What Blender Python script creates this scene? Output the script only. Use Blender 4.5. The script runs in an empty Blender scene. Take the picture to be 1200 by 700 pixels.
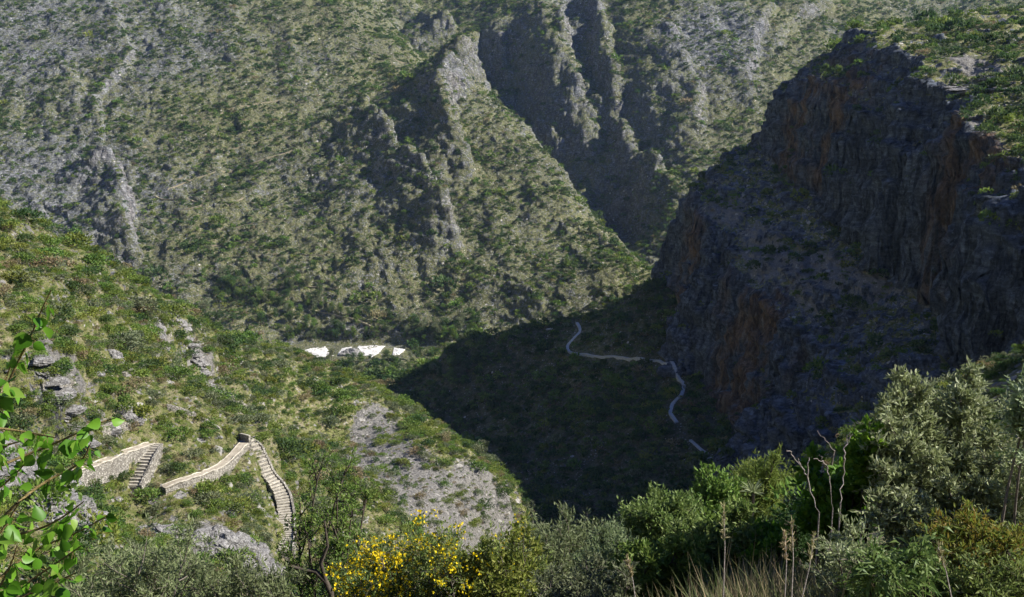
import bpy, math, random
import numpy as np
from mathutils import Vector, Matrix

random.seed(5)
RNG = np.random.default_rng(11)
SC = bpy.context.scene
COL = SC.collection
R = math.radians

# ------------------------------------------------------------------ camera, sky, sun, exposure
FPX, PITCH = 1153.0, R(11.0)
cam_d = bpy.data.cameras.new('camera')
cam_d.sensor_width = 36.0
cam_d.lens = 36.0 * FPX / 1200.0
cam_d.clip_start, cam_d.clip_end = 0.05, 20000
cam = bpy.data.objects.new('camera', cam_d)
cam.location = (0, 0, 0)
cam.rotation_euler = (R(90) - PITCH, 0, 0)
COL.objects.link(cam)
SC.camera = cam

SUN_EL, SUN_AZ = R(36.0), R(-4.0)          # azimuth measured from +X (right) towards +Y (away)
sdir = Vector((math.cos(SUN_EL) * math.cos(SUN_AZ), math.cos(SUN_EL) * math.sin(SUN_AZ), math.sin(SUN_EL)))
sun_d = bpy.data.lights.new('sun', 'SUN')
sun_d.energy, sun_d.angle, sun_d.color = 5.0, R(0.55), (1.0, 0.955, 0.86)
sun = bpy.data.objects.new('sun', sun_d)
sun.rotation_euler = sdir.to_track_quat('Z', 'Y').to_euler()
COL.objects.link(sun)

world = bpy.data.worlds.new('World')
SC.world = world
world.use_nodes = True
wn = world.node_tree
sky = wn.nodes.new('ShaderNodeTexSky')
sky.sky_type = 'NISHITA'
sky.sun_disc = False
sky.altitude = 1200
sky.air_density = 1.0
sky.dust_density = 0.3
sky.ozone_density = 8.0
sky.sun_elevation = SUN_EL
sky.sun_rotation = R(90) - SUN_AZ
tint = wn.nodes.new('ShaderNodeMix'); tint.data_type = 'RGBA'; tint.blend_type = 'MULTIPLY'; tint.inputs[0].default_value = 1.0
tint.inputs[7].default_value = (0.58, 0.80, 1.35, 1)          # deep blue mountain sky
wn.links.new(sky.outputs[0], tint.inputs[6]); wn.links.new(tint.outputs[2], wn.nodes['Background'].inputs[0])
wn.nodes['Background'].inputs[1].default_value = 0.05
SC.view_settings.view_transform = 'Standard'
SC.view_settings.look = 'None'
SC.view_settings.exposure = 1.05
SC.view_settings.gamma = 1.0
SC.cycles.max_bounces = 4
SC.cycles.diffuse_bounces = 1
SC.cycles.glossy_bounces = 1
SC.cycles.transmission_bounces = 2
SC.cycles.transparent_max_bounces = 6
SC.cycles.volume_bounces = 0
SC.cycles.use_adaptive_sampling = True
SC.cycles.adaptive_threshold = 0.02
SC.cycles.use_denoising = True

# ------------------------------------------------------------------ helpers
CP, SP = math.cos(PITCH), math.sin(PITCH)
def ray(px, py):
    cx, cy = (px - 600.0) / FPX, (350.0 - py) / FPX
    return Vector((cx, CP + cy * SP, -SP + cy * CP))
def at(px, py, Y):
    """world point seen at photo position (px,py) lying Y metres ahead"""
    d = ray(px, py)
    return d * (Y / d.y)
def pts(lst):
    return np.array([tuple(at(*p[:3])) for p in lst], dtype=np.float64)

def h32(ix, iy, iz, seed):
    h = (ix.astype(np.uint32) * np.uint32(374761393) + iy.astype(np.uint32) * np.uint32(668265263)
         + iz.astype(np.uint32) * np.uint32(2246822519) + np.uint32((seed * 3266489917) & 0xffffffff))
    h = (h ^ (h >> np.uint32(13))) * np.uint32(1274126177)
    h = (h ^ (h >> np.uint32(16))) * np.uint32(2246822519)
    return h ^ (h >> np.uint32(15))
def noise3(x, y, z, seed=0):
    """value noise, -1..1, smooth"""
    fx, fy, fz = np.floor(x), np.floor(y), np.floor(z)
    ix, iy, iz = fx.astype(np.int64), fy.astype(np.int64), fz.astype(np.int64)
    tx, ty, tz = (x - fx).astype(np.float32), (y - fy).astype(np.float32), (z - fz).astype(np.float32)
    ux, uy, uz = (t * t * t * (t * (t * 6 - 15) + 10) for t in (tx, ty, tz))
    out = 0
    for dx in (0, 1):
        wx = ux if dx else 1 - ux
        for dy in (0, 1):
            wy = uy if dy else 1 - uy
            for dz in (0, 1):
                wz = uz if dz else 1 - uz
                h = h32(ix + dx, iy + dy, iz + dz, seed)
                gx = (h & np.uint32(1023)).astype(np.float32) / 511.5 - 1
                gy = ((h >> np.uint32(10)) & np.uint32(1023)).astype(np.float32) / 511.5 - 1
                gz = ((h >> np.uint32(20)) & np.uint32(1023)).astype(np.float32) / 511.5 - 1
                out = out + wx * wy * wz * (gx * (tx - dx) + gy * (ty - dy) + gz * (tz - dz))
    return out * 1.25
def noise2(x, y, seed=0):
    return noise3(x, y, np.full(x.shape, 0.37), seed)
def fbm(x, y, z, sc, octs, seed=0, gain=0.5, ridged=False):
    out = np.zeros(x.shape, np.float32); a = 1.0; s = 0.0; f = 1.0 / sc
    for o in range(octs):
        n = noise3(x * f, y * f, z * f, seed + o * 17)
        if ridged: n = 1 - 2.2 * np.abs(n)
        out += a * n; s += a; a *= gain; f *= 2.03
    return out / s

def link(o): COL.objects.link(o); return o
def new_mesh(name, V, F, mat=None, parent=None, smooth=False, loc=None):
    """V (n,3) array, F (m,k) array or list of faces"""
    me = bpy.data.meshes.new(name)
    V = np.asarray(V, dtype=np.float32)
    if isinstance(F, np.ndarray) and F.ndim == 2:
        m, k = F.shape
        me.vertices.add(len(V)); me.vertices.foreach_set('co', V.ravel())
        me.loops.add(m * k); me.loops.foreach_set('vertex_index', F.astype(np.int32).ravel())
        me.polygons.add(m); me.polygons.foreach_set('loop_start', np.arange(0, m * k, k, dtype=np.int32))
        me.polygons.foreach_set('use_smooth', np.full(m, smooth))
        me.update(calc_edges=True)
    else:
        me.from_pydata([tuple(v) for v in V.tolist()], [], [tuple(int(i) for i in f) for f in F])
        me.polygons.foreach_set('use_smooth', np.full(len(me.polygons), smooth)); me.update()
    if mat: me.materials.append(mat)
    o = bpy.data.objects.new(name, me); link(o)
    if loc is not None: o.location = loc
    if parent is not None: o.parent = parent
    return o
def tag(o, label, cat=None, group=None, kind=None):
    if label: o['label'] = label
    if cat: o['category'] = cat
    if group: o['group'] = group
    if kind: o['kind'] = kind
    return o
def empty(name, loc, label, cat, group=None, rz=0.0, sc=1.0):
    o = bpy.data.objects.new(name, None); link(o)
    o.location = loc; o.rotation_euler = (0, 0, rz); o.scale = (sc, sc, sc); o.empty_display_size = 0.3
    return tag(o, label, cat, group)

# ------------------------------------------------------------------ materials
class NT:
    def __init__(s, name, rough=0.9):
        s.m = bpy.data.materials.new(name); s.m.use_nodes = True
        s.t = s.m.node_tree; s.b = s.t.nodes['Principled BSDF']
        s.b.inputs['Roughness'].default_value = rough
        s.b.inputs['Specular IOR Level'].default_value = 0.2
    def n(s, typ, **kw):
        nd = s.t.nodes.new(typ)
        for k, v in kw.items():
            if isinstance(k, str) and hasattr(nd, k): setattr(nd, k, v)
        return nd
    def l(s, a, b): s.t.links.new(a, b)
    def pos(s):
        if not hasattr(s, 'g'): s.g = s.n('ShaderNodeNewGeometry')
        return s.g.outputs['Position']
    def mapped(s, scale, rot=(0, 0, 0), src=None):
        m = s.n('ShaderNodeMapping'); m.inputs['Scale'].default_value = scale; m.inputs['Rotation'].default_value = rot
        s.l(src if src is not None else s.pos(), m.inputs[0]); return m.outputs[0]
    def noise(s, scale, detail=4, rough=0.6, vec=None, dist=0.0):
        t = s.n('ShaderNodeTexNoise'); t.inputs['Scale'].default_value = scale
        t.inputs['Detail'].default_value = detail; t.inputs['Roughness'].default_value = rough
        t.inputs['Distortion'].default_value = dist
        s.l(vec if vec is not None else s.pos(), t.inputs['Vector']); return t.outputs['Fac']
    def vor(s, scale, vec=None, feat='F1', out='Distance'):
        t = s.n('ShaderNodeTexVoronoi'); t.feature = feat; t.inputs['Scale'].default_value = scale
        s.l(vec if vec is not None else s.pos(), t.inputs['Vector']); return t.outputs[out]
    def ramp(s, fac, stops):
        r = s.n('ShaderNodeValToRGB'); e = r.color_ramp.elements
        while len(e) < len(stops): e.new(0.5)
        for el, (p, c) in zip(e, stops):
            el.position = p; el.color = (*c, 1) if isinstance(c, tuple) else (c, c, c, 1)
        s.l(fac, r.inputs[0]); return r.outputs[0]
    def mix(s, fac, a, b, mode='MIX'):
        m = s.n('ShaderNodeMix'); m.data_type = 'RGBA'; m.blend_type = mode; m.clamp_factor = True
        for v, i in ((fac, 0), (a, 6), (b, 7)):
            if isinstance(v, (int, float)): m.inputs[i].default_value = v if i == 0 else (v, v, v, 1)
            elif isinstance(v, tuple): m.inputs[i].default_value = (*v, 1)
            else: s.l(v, m.inputs[i])
        return m.outputs[2]
    def math(s, op, a, b=0.0, c=None):
        m = s.n('ShaderNodeMath'); m.operation = op; m.use_clamp = False
        for i, v in enumerate((a, b) if c is None else (a, b, c)):
            if isinstance(v, (int, float)): m.inputs[i].default_value = v
            else: s.l(v, m.inputs[i])
        return m.outputs[0]
    def attr(s, name):
        a = s.n('ShaderNodeAttribute'); a.attribute_name = name; return a.outputs['Fac']
    def bump(s, h, dist, strength=1.0, nrm=None):
        b = s.n('ShaderNodeBump'); b.inputs['Distance'].default_value = dist; b.inputs['Strength'].default_value = strength
        s.l(h, b.inputs['Height'])
        if nrm is not None: s.l(nrm, b.inputs['Normal'])
        return b.outputs[0]
    def color(s, c): s.l(c, s.b.inputs['Base Color'])
    def normal(s, c): s.l(c, s.b.inputs['Normal'])

def mat_ground():
    k = NT('hillside_rock_and_turf', 0.95)
    rock, orange, scree = k.attr('rock'), k.attr('orange'), k.attr('scree')
    far = k.attr('far')
    fine = k.noise(0.9, 6, 0.7)
    mid = k.noise(0.16, 6, 0.7)
    big = k.noise(0.02, 4, 0.6)
    # limestone: grey with darker weathered streaks
    strata = k.noise(0.35, 5, 0.65, vec=k.mapped((0.5, 0.5, 2.2), (R(20), R(-25), 0)))
    streak = k.noise(0.30, 5, 0.65, vec=k.mapped((1.0, 1.0, 0.16)), dist=0.6)
    rk = k.ramp(strata, [(0.25, (0.11, 0.113, 0.122)), (0.45, (0.22, 0.226, 0.24)), (0.58, (0.36, 0.362, 0.372)), (0.75, (0.55, 0.545, 0.54))])
    rk = k.mix(0.38, rk, k.ramp(streak, [(0.3, 0.35), (0.5, 0.75), (0.7, 1.0)]), 'MULTIPLY')
    orc = k.ramp(streak, [(0.3, (0.15, 0.115, 0.09)), (0.5, (0.44, 0.24, 0.12)), (0.7, (0.52, 0.38, 0.26))])
    of = k.math('MULTIPLY', orange, k.ramp(k.noise(0.06, 4, 0.6, vec=k.mapped((1, 1, 0.5))), [(0.42, 0.0), (0.56, 0.85)]))
    rk = k.mix(of, rk, orc)
    rk = k.mix(k.attr('shade_tint'), rk, (0.56, 0.66, 0.80), 'MULTIPLY')      # blue shade painted into the rock colour of right cliff and spur
    # turf / low scrub
    tn = k.noise(0.45, 7, 0.78)
    dry = k.ramp(tn, [(0.3, (0.035, 0.044, 0.020)), (0.45, (0.078, 0.084, 0.038)), (0.56, (0.135, 0.13, 0.075)), (0.68, (0.28, 0.255, 0.19))])
    lush = k.ramp(tn, [(0.3, (0.06, 0.09, 0.02)), (0.42, (0.14, 0.175, 0.04)), (0.52, (0.25, 0.245, 0.10)), (0.64, (0.47, 0.40, 0.27))])
    tf = k.mix(k.attr('green'), dry, lush)
    # where rock shows
    th = k.math('ADD', k.math('MULTIPLY', k.math('SUBTRACT', mid, 0.5), 1.5), k.math('MULTIPLY', k.math('SUBTRACT', fine, 0.5), 2.2))
    rf = k.ramp(k.math('ADD', th, rock), [(0.42, 0.0), (0.58, 1.0)])
    c1 = k.noise(0.11, 7, 0.62, vec=k.mapped((1, 1, 0.5), (0.3, 0.5, 0)), dist=0.8)
    c2 = k.noise(0.45, 5, 0.6, vec=k.mapped((1, 1, 0.8), (0.9, 0.2, 0)), dist=0.5)
    rk = k.mix(0.85, rk, k.ramp(c1, [(0.44, 1.0), (0.49, 0.3), (0.51, 0.35), (0.58, 1.0)]), 'MULTIPLY')
    rk = k.mix(0.6, rk, k.ramp(c2, [(0.45, 1.0), (0.5, 0.35), (0.55, 1.0)]), 'MULTIPLY')
    c = k.mix(rf, tf, rk)
    sc = k.ramp(k.noise(1.6, 5, 0.7), [(0.3, (0.15, 0.14, 0.13)), (0.55, (0.29, 0.275, 0.25)), (0.75, (0.45, 0.42, 0.38))])
    sf = k.ramp(k.math('ADD', scree, k.math('MULTIPLY', k.math('SUBTRACT', k.noise(0.35, 6, 0.7), 0.5), 1.2)), [(0.45, 0.0), (0.6, 1.0)])
    c = k.mix(sf, c, sc)
    # loose pale stones strewn over everything, fist size to boulder size
    warp = k.n('ShaderNodeVectorMath'); warp.operation = 'ADD'; nz_ = k.n('ShaderNodeTexNoise'); nz_.inputs['Scale'].default_value = 1.2; nz_.inputs['Detail'].default_value = 4
    k.l(k.pos(), nz_.inputs['Vector']); k.l(k.pos(), warp.inputs[0]); k.l(nz_.outputs['Color'], warp.inputs[1])
    for sc_, thr, lim in ((0.9, 0.60, 0.33), (0.30, 0.70, 0.33)):
        vv = k.n('ShaderNodeTexVoronoi'); vv.inputs['Scale'].default_value = sc_; k.l(warp.outputs[0], vv.inputs['Vector'])
        bw = k.n('ShaderNodeRGBToBW'); k.l(vv.outputs['Color'], bw.inputs[0])
        pick = k.math('MULTIPLY', k.math('GREATER_THAN', k.math('ADD', bw.outputs[0], k.attr('peb')), thr), k.math('LESS_THAN', vv.outputs['Distance'], lim))
        c = k.mix(pick, c, k.ramp(bw.outputs[0], [(thr, (0.24, 0.225, 0.21)), (0.9, (0.56, 0.53, 0.48))]))
    k.color(c)
    h = k.math('ADD', k.math('MULTIPLY', k.noise(0.25, 8, 0.75), 1.0), k.math('MULTIPLY', c2, 0.5))
    h = k.math('ADD', h, k.math('MULTIPLY', k.noise(0.07, 6, 0.65), 2.2))
    k.normal(k.bump(h, 3.2, 1.0))
    return k.m

def mat_leaf(name, cols, rough=0.6, trans=0.35, spec=0.2, var=0.35, hue=0.018):
    """cols: dark and light leaf colour, picked per leaf through the random-per-island value"""
    k = NT(name, rough)
    k.pos()
    oi = k.n('ShaderNodeObjectInfo')
    r1 = k.g.outputs['Random Per Island']
    c = k.ramp(r1, [(i / max(1, len(cols) - 1), col) for i, col in enumerate(cols)])
    hsv = k.n('ShaderNodeHueSaturation'); k.l(c, hsv.inputs['Color'])
    rr = oi.outputs['Random']
    k.l(k.math('ADD', k.math('MULTIPLY', rr, var), 1.0 - var / 2), hsv.inputs['Value'])
    k.l(k.math('ADD', k.math('MULTIPLY', k.math('FRACT', k.math('MULTIPLY', rr, 7.3)), hue * 2), 0.5 - hue), hsv.inputs['Hue'])
    c = hsv.outputs[0]
    k.color(c)
    k.b.inputs['Specular IOR Level'].default_value = spec
    if trans > 0:
        tr = k.n('ShaderNodeBsdfTranslucent'); k.l(k.mix(0.5, c, (0.16, 0.24, 0.03), 'ADD') if False else c, tr.inputs[0])
        ms = k.n('ShaderNodeMixShader'); ms.inputs[0].default_value = trans
        k.l(k.b.outputs[0], ms.inputs[1]); k.l(tr.outputs[0], ms.inputs[2])
        k.l(ms.outputs[0], k.t.nodes['Material Output'].inputs[0])
    return k.m
def mat_bark(name, a, b, scale=14):
    k = NT(name, 0.9)
    f = k.noise(scale, 5, 0.7)
    k.color(k.ramp(f, [(0.3, a), (0.7, b)]))
    k.normal(k.bump(f, 0.02, 0.7))
    return k.m
def mat_stone(name, a, b, scale, bump=0.15):
    k = NT(name, 0.92)
    v = k.vor(scale, out='Color'); e = k.vor(scale, feat='DISTANCE_TO_EDGE')
    g = k.n('ShaderNodeRGBToBW'); k.l(v, g.inputs[0])
    c = k.ramp(g.outputs[0], [(0.2, a), (0.8, b)])
    c = k.mix(k.ramp(e, [(0.0, 1.0), (0.09, 0.0)]), c, (0.10, 0.09, 0.07))
    c = k.mix(0.35, c, k.ramp(k.noise(scale * 2.5, 5, 0.7), [(0.3, 0.45), (0.7, 1.0)]), 'MULTIPLY')
    k.color(c)
    k.normal(k.bump(k.math('MINIMUM', e, 0.12), bump * 4, 1.0))
    return k.m
def mat_rough(name, a, b, scale, bump=0.1):
    k = NT(name, 0.93)
    f = k.noise(scale, 7, 0.7)
    k.color(k.ramp(f, [(0.32, a), (0.68, b)]))
    k.normal(k.bump(f, bump, 0.8))
    return k.m
M = {}
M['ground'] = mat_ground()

# ------------------------------------------------------------------ terrain
def rbf(ctrl, x, y, smooth=0.0):
    """linear-kernel radial interpolation of z through scattered control points"""
    P = np.asarray(ctrl, dtype=np.float64); n = len(P)
    D = np.hypot(P[:, None, 0] - P[None, :, 0], P[:, None, 1] - P[None, :, 1])
    e = 12.0
    A = np.zeros((n + 3, n + 3)); A[:n, :n] = -np.sqrt(D * D + e * e) - np.eye(n) * smooth
    A[:n, n] = 1; A[:n, n + 1:n + 3] = P[:, :2]; A[n:, :n] = A[:n, n:].T
    w = np.linalg.solve(A, np.concatenate([P[:, 2], [0, 0, 0]]))
    out = w[n] + w[n + 1] * x + w[n + 2] * y
    for i in range(n):
        out -= w[i] * np.sqrt((x - P[i, 0]) ** 2 + (y - P[i, 1]) ** 2 + e * e)
    return out
def polydist(line, x, y):
    """signed distance to a plan polyline (positive to the right of travel), parameter 0..1"""
    L = np.asarray(line)[:, :2]
    seg = np.hypot(*(L[1:] - L[:-1]).T); cum = np.concatenate([[0], np.cumsum(seg)]) / seg.sum()
    best = np.full(x.shape, 1e9); sd = np.zeros(x.shape); tt = np.zeros(x.shape)
    for i in range(len(L) - 1):
        a, b = L[i], L[i + 1]; d = b - a; l2 = (d ** 2).sum()
        t = np.clip(((x - a[0]) * d[0] + (y - a[1]) * d[1]) / l2, 0, 1)
        ex, ey = x - a[0] - t * d[0], y - a[1] - t * d[1]
        r = np.hypot(ex, ey)
        s = np.sign(ex * d[1] - ey * d[0])
        m = r < best
        best = np.where(m, r, best); sd = np.where(m, r * s, sd); tt = np.where(m, cum[i] + t * (cum[i + 1] - cum[i]), tt)
    return sd, tt
def smax(a, b, k):
    h = np.clip(0.5 + 0.5 * (a - b) / k, 0, 1)
    return b * (1 - h) + a * h + k * h * (1 - h)

FAR_LEFT = [  # px, py, distance of the big mountainside across the valley
    (150, 392, 880), (240, 388, 885), (345, 403, 880), (420, 402, 880), (475, 402, 880), (545, 393, 880), (600, 385, 880), (660, 368, 880), (720, 348, 885),
    (0, 300, 975), (100, 300, 978), (200, 300, 980), (300, 300, 985), (400, 300, 990), (500, 300, 985), (600, 300, 985), (670, 300, 985),
    (0, 200, 1110), (100, 200, 1115), (200, 200, 1120), (300, 200, 1130), (400, 200, 1150), (500, 200, 1150), (590, 200, 1130),
    (-100, 100, 1270), (0, 100, 1280), (100, 100, 1285), (200, 100, 1290), (300, 100, 1300), (400, 100, 1330), (480, 110, 1330),
    (-100, 0, 1490), (0, 0, 1490), (100, 0, 1500), (200, 0, 1510), (300, 0, 1530), (400, 0, 1570), (440, 20, 1570), (480, 70, 1440),
    (530, 85, 1330), (560, 105, 1290), (600, 145, 1220), (640, 192, 1150), (680, 248, 1070), (715, 285, 1010), (750, 318, 955), (775, 340, 915),
]
FAR_RIGHT = [
    (735, 300, 1180), (770, 255, 1180), (700, 220, 1300), (640, 130, 1450), (600, 100, 1500), (560, 62, 1620), (500, 35, 1750), (470, 15, 1800),
    (800, 200, 1250), (800, 100, 1420), (800, 0, 1650), (700, 100, 1450), (700, 0, 1680), (600, 0, 1720), (500, 0, 1850),
    (900, 180, 1300), (900, 100, 1440), (900, 0, 1700), (1000, 60, 1600), (1000, 0, 1800), (1100, 30, 1800), (1200, 0, 1900), (1300, 0, 1950), (1000, 150, 1400), (1200, 100, 1600),
]
LEFT = [  # near left hillside with the stairs
    (0, 256, 205), (50, 280, 220), (100, 304, 240), (150, 334, 258), (200, 366, 285), (260, 405, 330), (330, 447, 380), (390, 472, 425), (430, 488, 450), (480, 505, 380), (530, 530, 330), (575, 560, 290), (590, 590, 270), (585, 640, 245),
    (0, 330, 180), (0, 420, 155), (0, 520, 125), (0, 600, 105), (0, 700, 80), (-120, 300, 170), (-120, 500, 120),
    (100, 400, 190), (50, 480, 155), (200, 450, 240), (300, 470, 280), (400, 520, 290), (450, 560, 250), (520, 600, 235), (420, 620, 200),
    (60, 566, 150), (120, 550, 162), (180, 535, 172), (160, 582, 164), (195, 580, 165), (250, 560, 178), (290, 535, 188),
    (310, 545, 190), (325, 590, 184), (335, 630, 176), (335, 665, 168), (250, 640, 150), (150, 650, 125), (100, 690, 100), (300, 700, 140), (450, 700, 150), (560, 700, 200),
]
SPUR = [
    (750, 345, 655), (680, 377, 670), (620, 388, 690), (545, 402, 720), (500, 440, 715), (455, 483, 690), (800, 330, 640),
    (665, 410, 640), (740, 418, 590), (800, 450, 535), (787, 490, 490), (825, 530, 455), (650, 480, 590), (560, 480, 630), (600, 560, 520), (700, 560, 480),
    (850, 560, 420), (620, 620, 450), (520, 540, 590), (760, 620, 400), (900, 620, 380), (850, 480, 500),
]
CLIFFX = 0
def build_height(x, y):
    # domain warp gives every break line a ragged course
    wa = fbm(x, y, np.zeros_like(x), 70.0, 5, 3, 0.55) * 17
    wb = fbm(x, y, np.zeros_like(x), 70.0, 5, 9, 0.55) * 17
    hv = np.clip(0.95 + 0.9 * fbm(x, y, np.zeros_like(x), 45.0, 3, 13), 0.55, 1.3)
    near = np.clip((np.hypot(x, y) - 80) / 200, 0, 1)
    xw, yw = x + wa * near, y + wb * near
    far = np.clip((y - 750) / 200, 0, 1)
    # --- far mountain, left part
    C = list(map(tuple, pts(FAR_LEFT)))
    crest = pts([p for p in FAR_LEFT if p in FAR_LEFT[-9:]] )
    for c in crest:
        C.append((c[0] + 55, c[1] + 25, c[2] - 75)); C.append((c[0] + 150, c[1] + 60, c[2] - 170))
    a = at(440, 20, 1570); C.append((a.x + 50, a.y + 90, a.z - 50))
    C += [(-900, 900, 0), (-1500, 1400, 260), (-900, 1700, 300), (-300, 2000, 330), (-700, 850, -120)]
    zl = rbf(C, x + 0.6 * wa, y + 0.6 * wb)
    zl = np.minimum(zl, 330 + 0.1 * (zl - 330))
    # --- far mountain, right part
    C = list(map(tuple, pts(FAR_RIGHT))) + [(900, 1100, 60), (1400, 1500, 260), (300, 2400, 420), (1400, 2400, 480), (-300, 2300, 400), (500, 900, -60)]
    zr = rbf(C, x + 0.6 * wa, y + 0.6 * wb)
    zr = np.minimum(zr, 420 + 0.1 * (zr - 420))
    # scarps: break lines with a steep left side and a long right side
    def scarp(z, line, h, wl, wr, back=False):
        L = pts([p[:3] for p in line])
        s, t = polydist(L, xw, yw)
        tap = np.clip(np.minimum(t, 1 - t) / 0.16, 0, 1); tap = tap * tap * (3 - 2 * tap)
        f = np.where(s > 0, np.exp(-np.abs(s) / wr), np.exp(-(np.abs(s) / wl) ** 2))
        return z + h * tap * f * hv
    zl = scarp(zl, [(585, 62, 1330), (548, 84, 1310), (516, 135, 1225), (522, 190, 1150), (552, 240, 1080)], 47, 14, 46)
    zl = scarp(zl, [(422, 140, 1250), (438, 185, 1165), (466, 222, 1105), (498, 260, 1045), (538, 320, 958)], 44, 9, 55)
    zl = scarp(zl, [(114, 196, 1130), (130, 226, 1082), (146, 255, 1040), (142, 285, 1000), (165, 330, 940)], 30, 8, 45)
    zl = scarp(zl, [(115, -10, 1520), (132, 30, 1420), (150, 75, 1330), (112, 130, 1230), (118, 190, 1130)], 10, 6, 25)
    zl = scarp(zl, [(60, 80, 1320), (85, 110, 1270), (95, 150, 1200)], 10, 7, 20)
    zl = scarp(zl, [(560, 330, 940), (620, 350, 905), (640, 372, 880)], 8, 5, 20)
    zr = scarp(zr, [(690, -15, 1720), (700, 40, 1570), (712, 100, 1450), (730, 155, 1340), (770, 215, 1230), (800, 245, 1190)], 51, 14, 105)
    zr = scarp(zr, [(570, 40, 1660), (598, 95, 1510), (625, 140, 1430), (668, 190, 1330), (715, 250, 1230)], 40.8, 14, 90)
    zr = scarp(zr, [(640, 0, 1700), (655, 45, 1580), (665, 95, 1460), (690, 140, 1380)], 17.68, 10, 60)
    zr = scarp(zr, [(462, -10, 1900), (485, 32, 1760), (540, 60, 1640)], 34, 12, 90)
    zr = scarp(zr, [(775, 30, 1580), (792, 80, 1460), (812, 120, 1390), (822, 190, 1270)], 20.4, 10, 75)
    zr = scarp(zr, [(905, 20, 1660), (880, 60, 1540), (872, 110, 1420), (885, 160, 1340)], 17.68, 9, 75)
    zr = scarp(zr, [(980, -10, 1760), (930, 30, 1640), (900, 70, 1520)], 14.96, 10, 90)
    def carve(z, line, h, w):
        s, t = polydist(pts(line), xw, yw); tap = np.clip(np.minimum(t * 1.5, 1 - t) / 0.12, 0, 1)
        return z - h * tap * np.exp(-(s / w) ** 2)
    zr = carve(zr, [(560, 60, 1620), (578, 85, 1560), (620, 150, 1420), (662, 205, 1320), (712, 262, 1220), (745, 305, 1150)], 90, 34)
    zr = carve(zr, [(668, 0, 1700), (684, 40, 1580), (696, 90, 1470), (718, 155, 1350), (750, 210, 1240)], 52, 34)
    zf = smax(zl, zr, 6)
    # fractal relief, stretched down the slope
    rel = fbm(xw * 1.5 + yw * 0.5, yw * 0.7 - xw * 0.3, np.zeros_like(x), 120, 6, 21, 0.55, ridged=True)
    zf = zf + far * (rel * 11 + 5 * fbm(xw, yw, 0 * x, 28, 5, 23, 0.6, ridged=True))
    # --- valley floor, rising slightly away; river bench
    floor = -216 + 0.03 * (y - 850) + 3 * fbm(x, y, 0 * x, 50, 3, 31)
    zv = smax(floor, zf, 10)
    a = at(408, 412, 850); rm = np.clip(1.5 - np.hypot((x - a.x) / 62, (y - 850) / 30), 0, 1); rm = np.clip(rm * 2.2, 0, 1)
    zv = zv * (1 - rm) - 214.5 * rm
    # --- spur in the shade
    C = list(map(tuple, pts(SPUR)))
    for p in [(750, 345, 655), (680, 377, 670), (620, 388, 690), (545, 402, 720)]:
        a = at(*p); C.append((a.x + 20, a.y + 60, a.z - 38)); C.append((a.x + 40, a.y + 130, a.z - 75))
    C += [(-130, 620, -226), (-60, 520, -236), (-20, 430, -240), (10, 350, -240), (150, 700, -150), (260, 450, -120), (-160, 760, -220)]
    zs = rbf(C, x + 0.3 * wa, y + 0.3 * wb) + 3.5 * fbm(xw, yw * 0.6, 0 * x, 45, 5, 41, 0.55, ridged=True)
    zs = np.where(y > 900, -300, zs)
    # --- left hillside
    C = list(map(tuple, pts(LEFT)))
    edge = pts([(0, 256, 205), (50, 280, 220), (100, 304, 240), (150, 334, 258), (200, 366, 285), (260, 394, 330), (330, 437, 380), (390, 464, 425)])
    for e in edge: C.append((e[0] - 8, e[1] + 30, e[2] - 15)); C.append((e[0] - 30, e[1] + 140, e[2] - 85))
    edge = pts([(430, 477, 450), (480, 505, 380), (530, 530, 330), (575, 560, 290), (590, 590, 270), (585, 640, 245), (575, 700, 215)])
    for e in edge: C.append((e[0] + 14, e[1] + 8, e[2] - 34)); C.append((e[0] + 40, e[1] + 30, e[2] - 95))
    C += [(-230, 200, 10), (-400, 350, 20), (-400, 100, 70), (-250, 20, 50)]
    zn = rbf(C, x, y)
    nn = np.clip((y - 60) / 120, 0, 1)
    zn = zn + nn * (2.2 * fbm(x * 0.8 + y * 0.4, y, 0 * x, 38, 4, 51, 0.5, ridged=True) + 0.8 * fbm(x, y, 0 * x, 7, 4, 55))
    # --- cliff massif on the right: cross sections along its length
    YS = np.array([120, 230, 330, 420, 520, 600, 640, 668, 700, 760, 900, 1100])
    #        base    bench edge   upper foot    top edge   plateau   far right
    S = {
        0: [(80, -150), (85, -150), (88, -145), (102, -162), (113, -143), (110, -122), (104, -110), (95, -135), (120, -160), (170, -190), (260, -200), (300, -200)],
        1: [(92, -118), (100, -118), (112, -112), (124, -116), (126, -92), (119, -72), (113, -58), (104, -85), (140, -120), (200, -150), (300, -190), (340, -190)],
        2: [(120, -95), (135, -92), (154, -84), (172, -82), (172, -70), (162, -46), (158, -24), (160, -60), (200, -80), (260, -120), (360, -180), (420, -190)],
        3: [(140, -46), (150, -34), (168, -24), (184, -6), (205, 18), (214, 34), (222, 40), (240, 38), (285, 38), (320, 10), (420, -150), (500, -180)],
        4: [(230, -40), (240, -22), (260, -8), (275, 14), (280, 26), (300, 42), (320, 50), (340, 56), (380, 62), (420, 50), (480, -100), (560, -150)],
        5: [(520, -10), (520, 10), (520, 25), (520, 48), (520, 60), (520, 80), (520, 88), (520, 92), (560, 100), (600, 110), (700, 20), (760, -40)],
    }
    S = {0: S[0], 1: S[1], 2: S[2], 3: [(a[0] + .33 * (b[0] - a[0]), a[1] + .68 * (b[1] - a[1])) for a, b in zip(S[2], S[3])], 4: S[3], 5: S[4], 6: S[5]}
    S[2][6], S[2][7] = (156, -36), (158, -30); S[3][6], S[3][7] = (168, -4), (176, 4)
    q = [(np.interp(y, YS, [p[0] for p in S[i]]), np.interp(y, YS, [p[1] for p in S[i]])) for i in range(7)]
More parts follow.
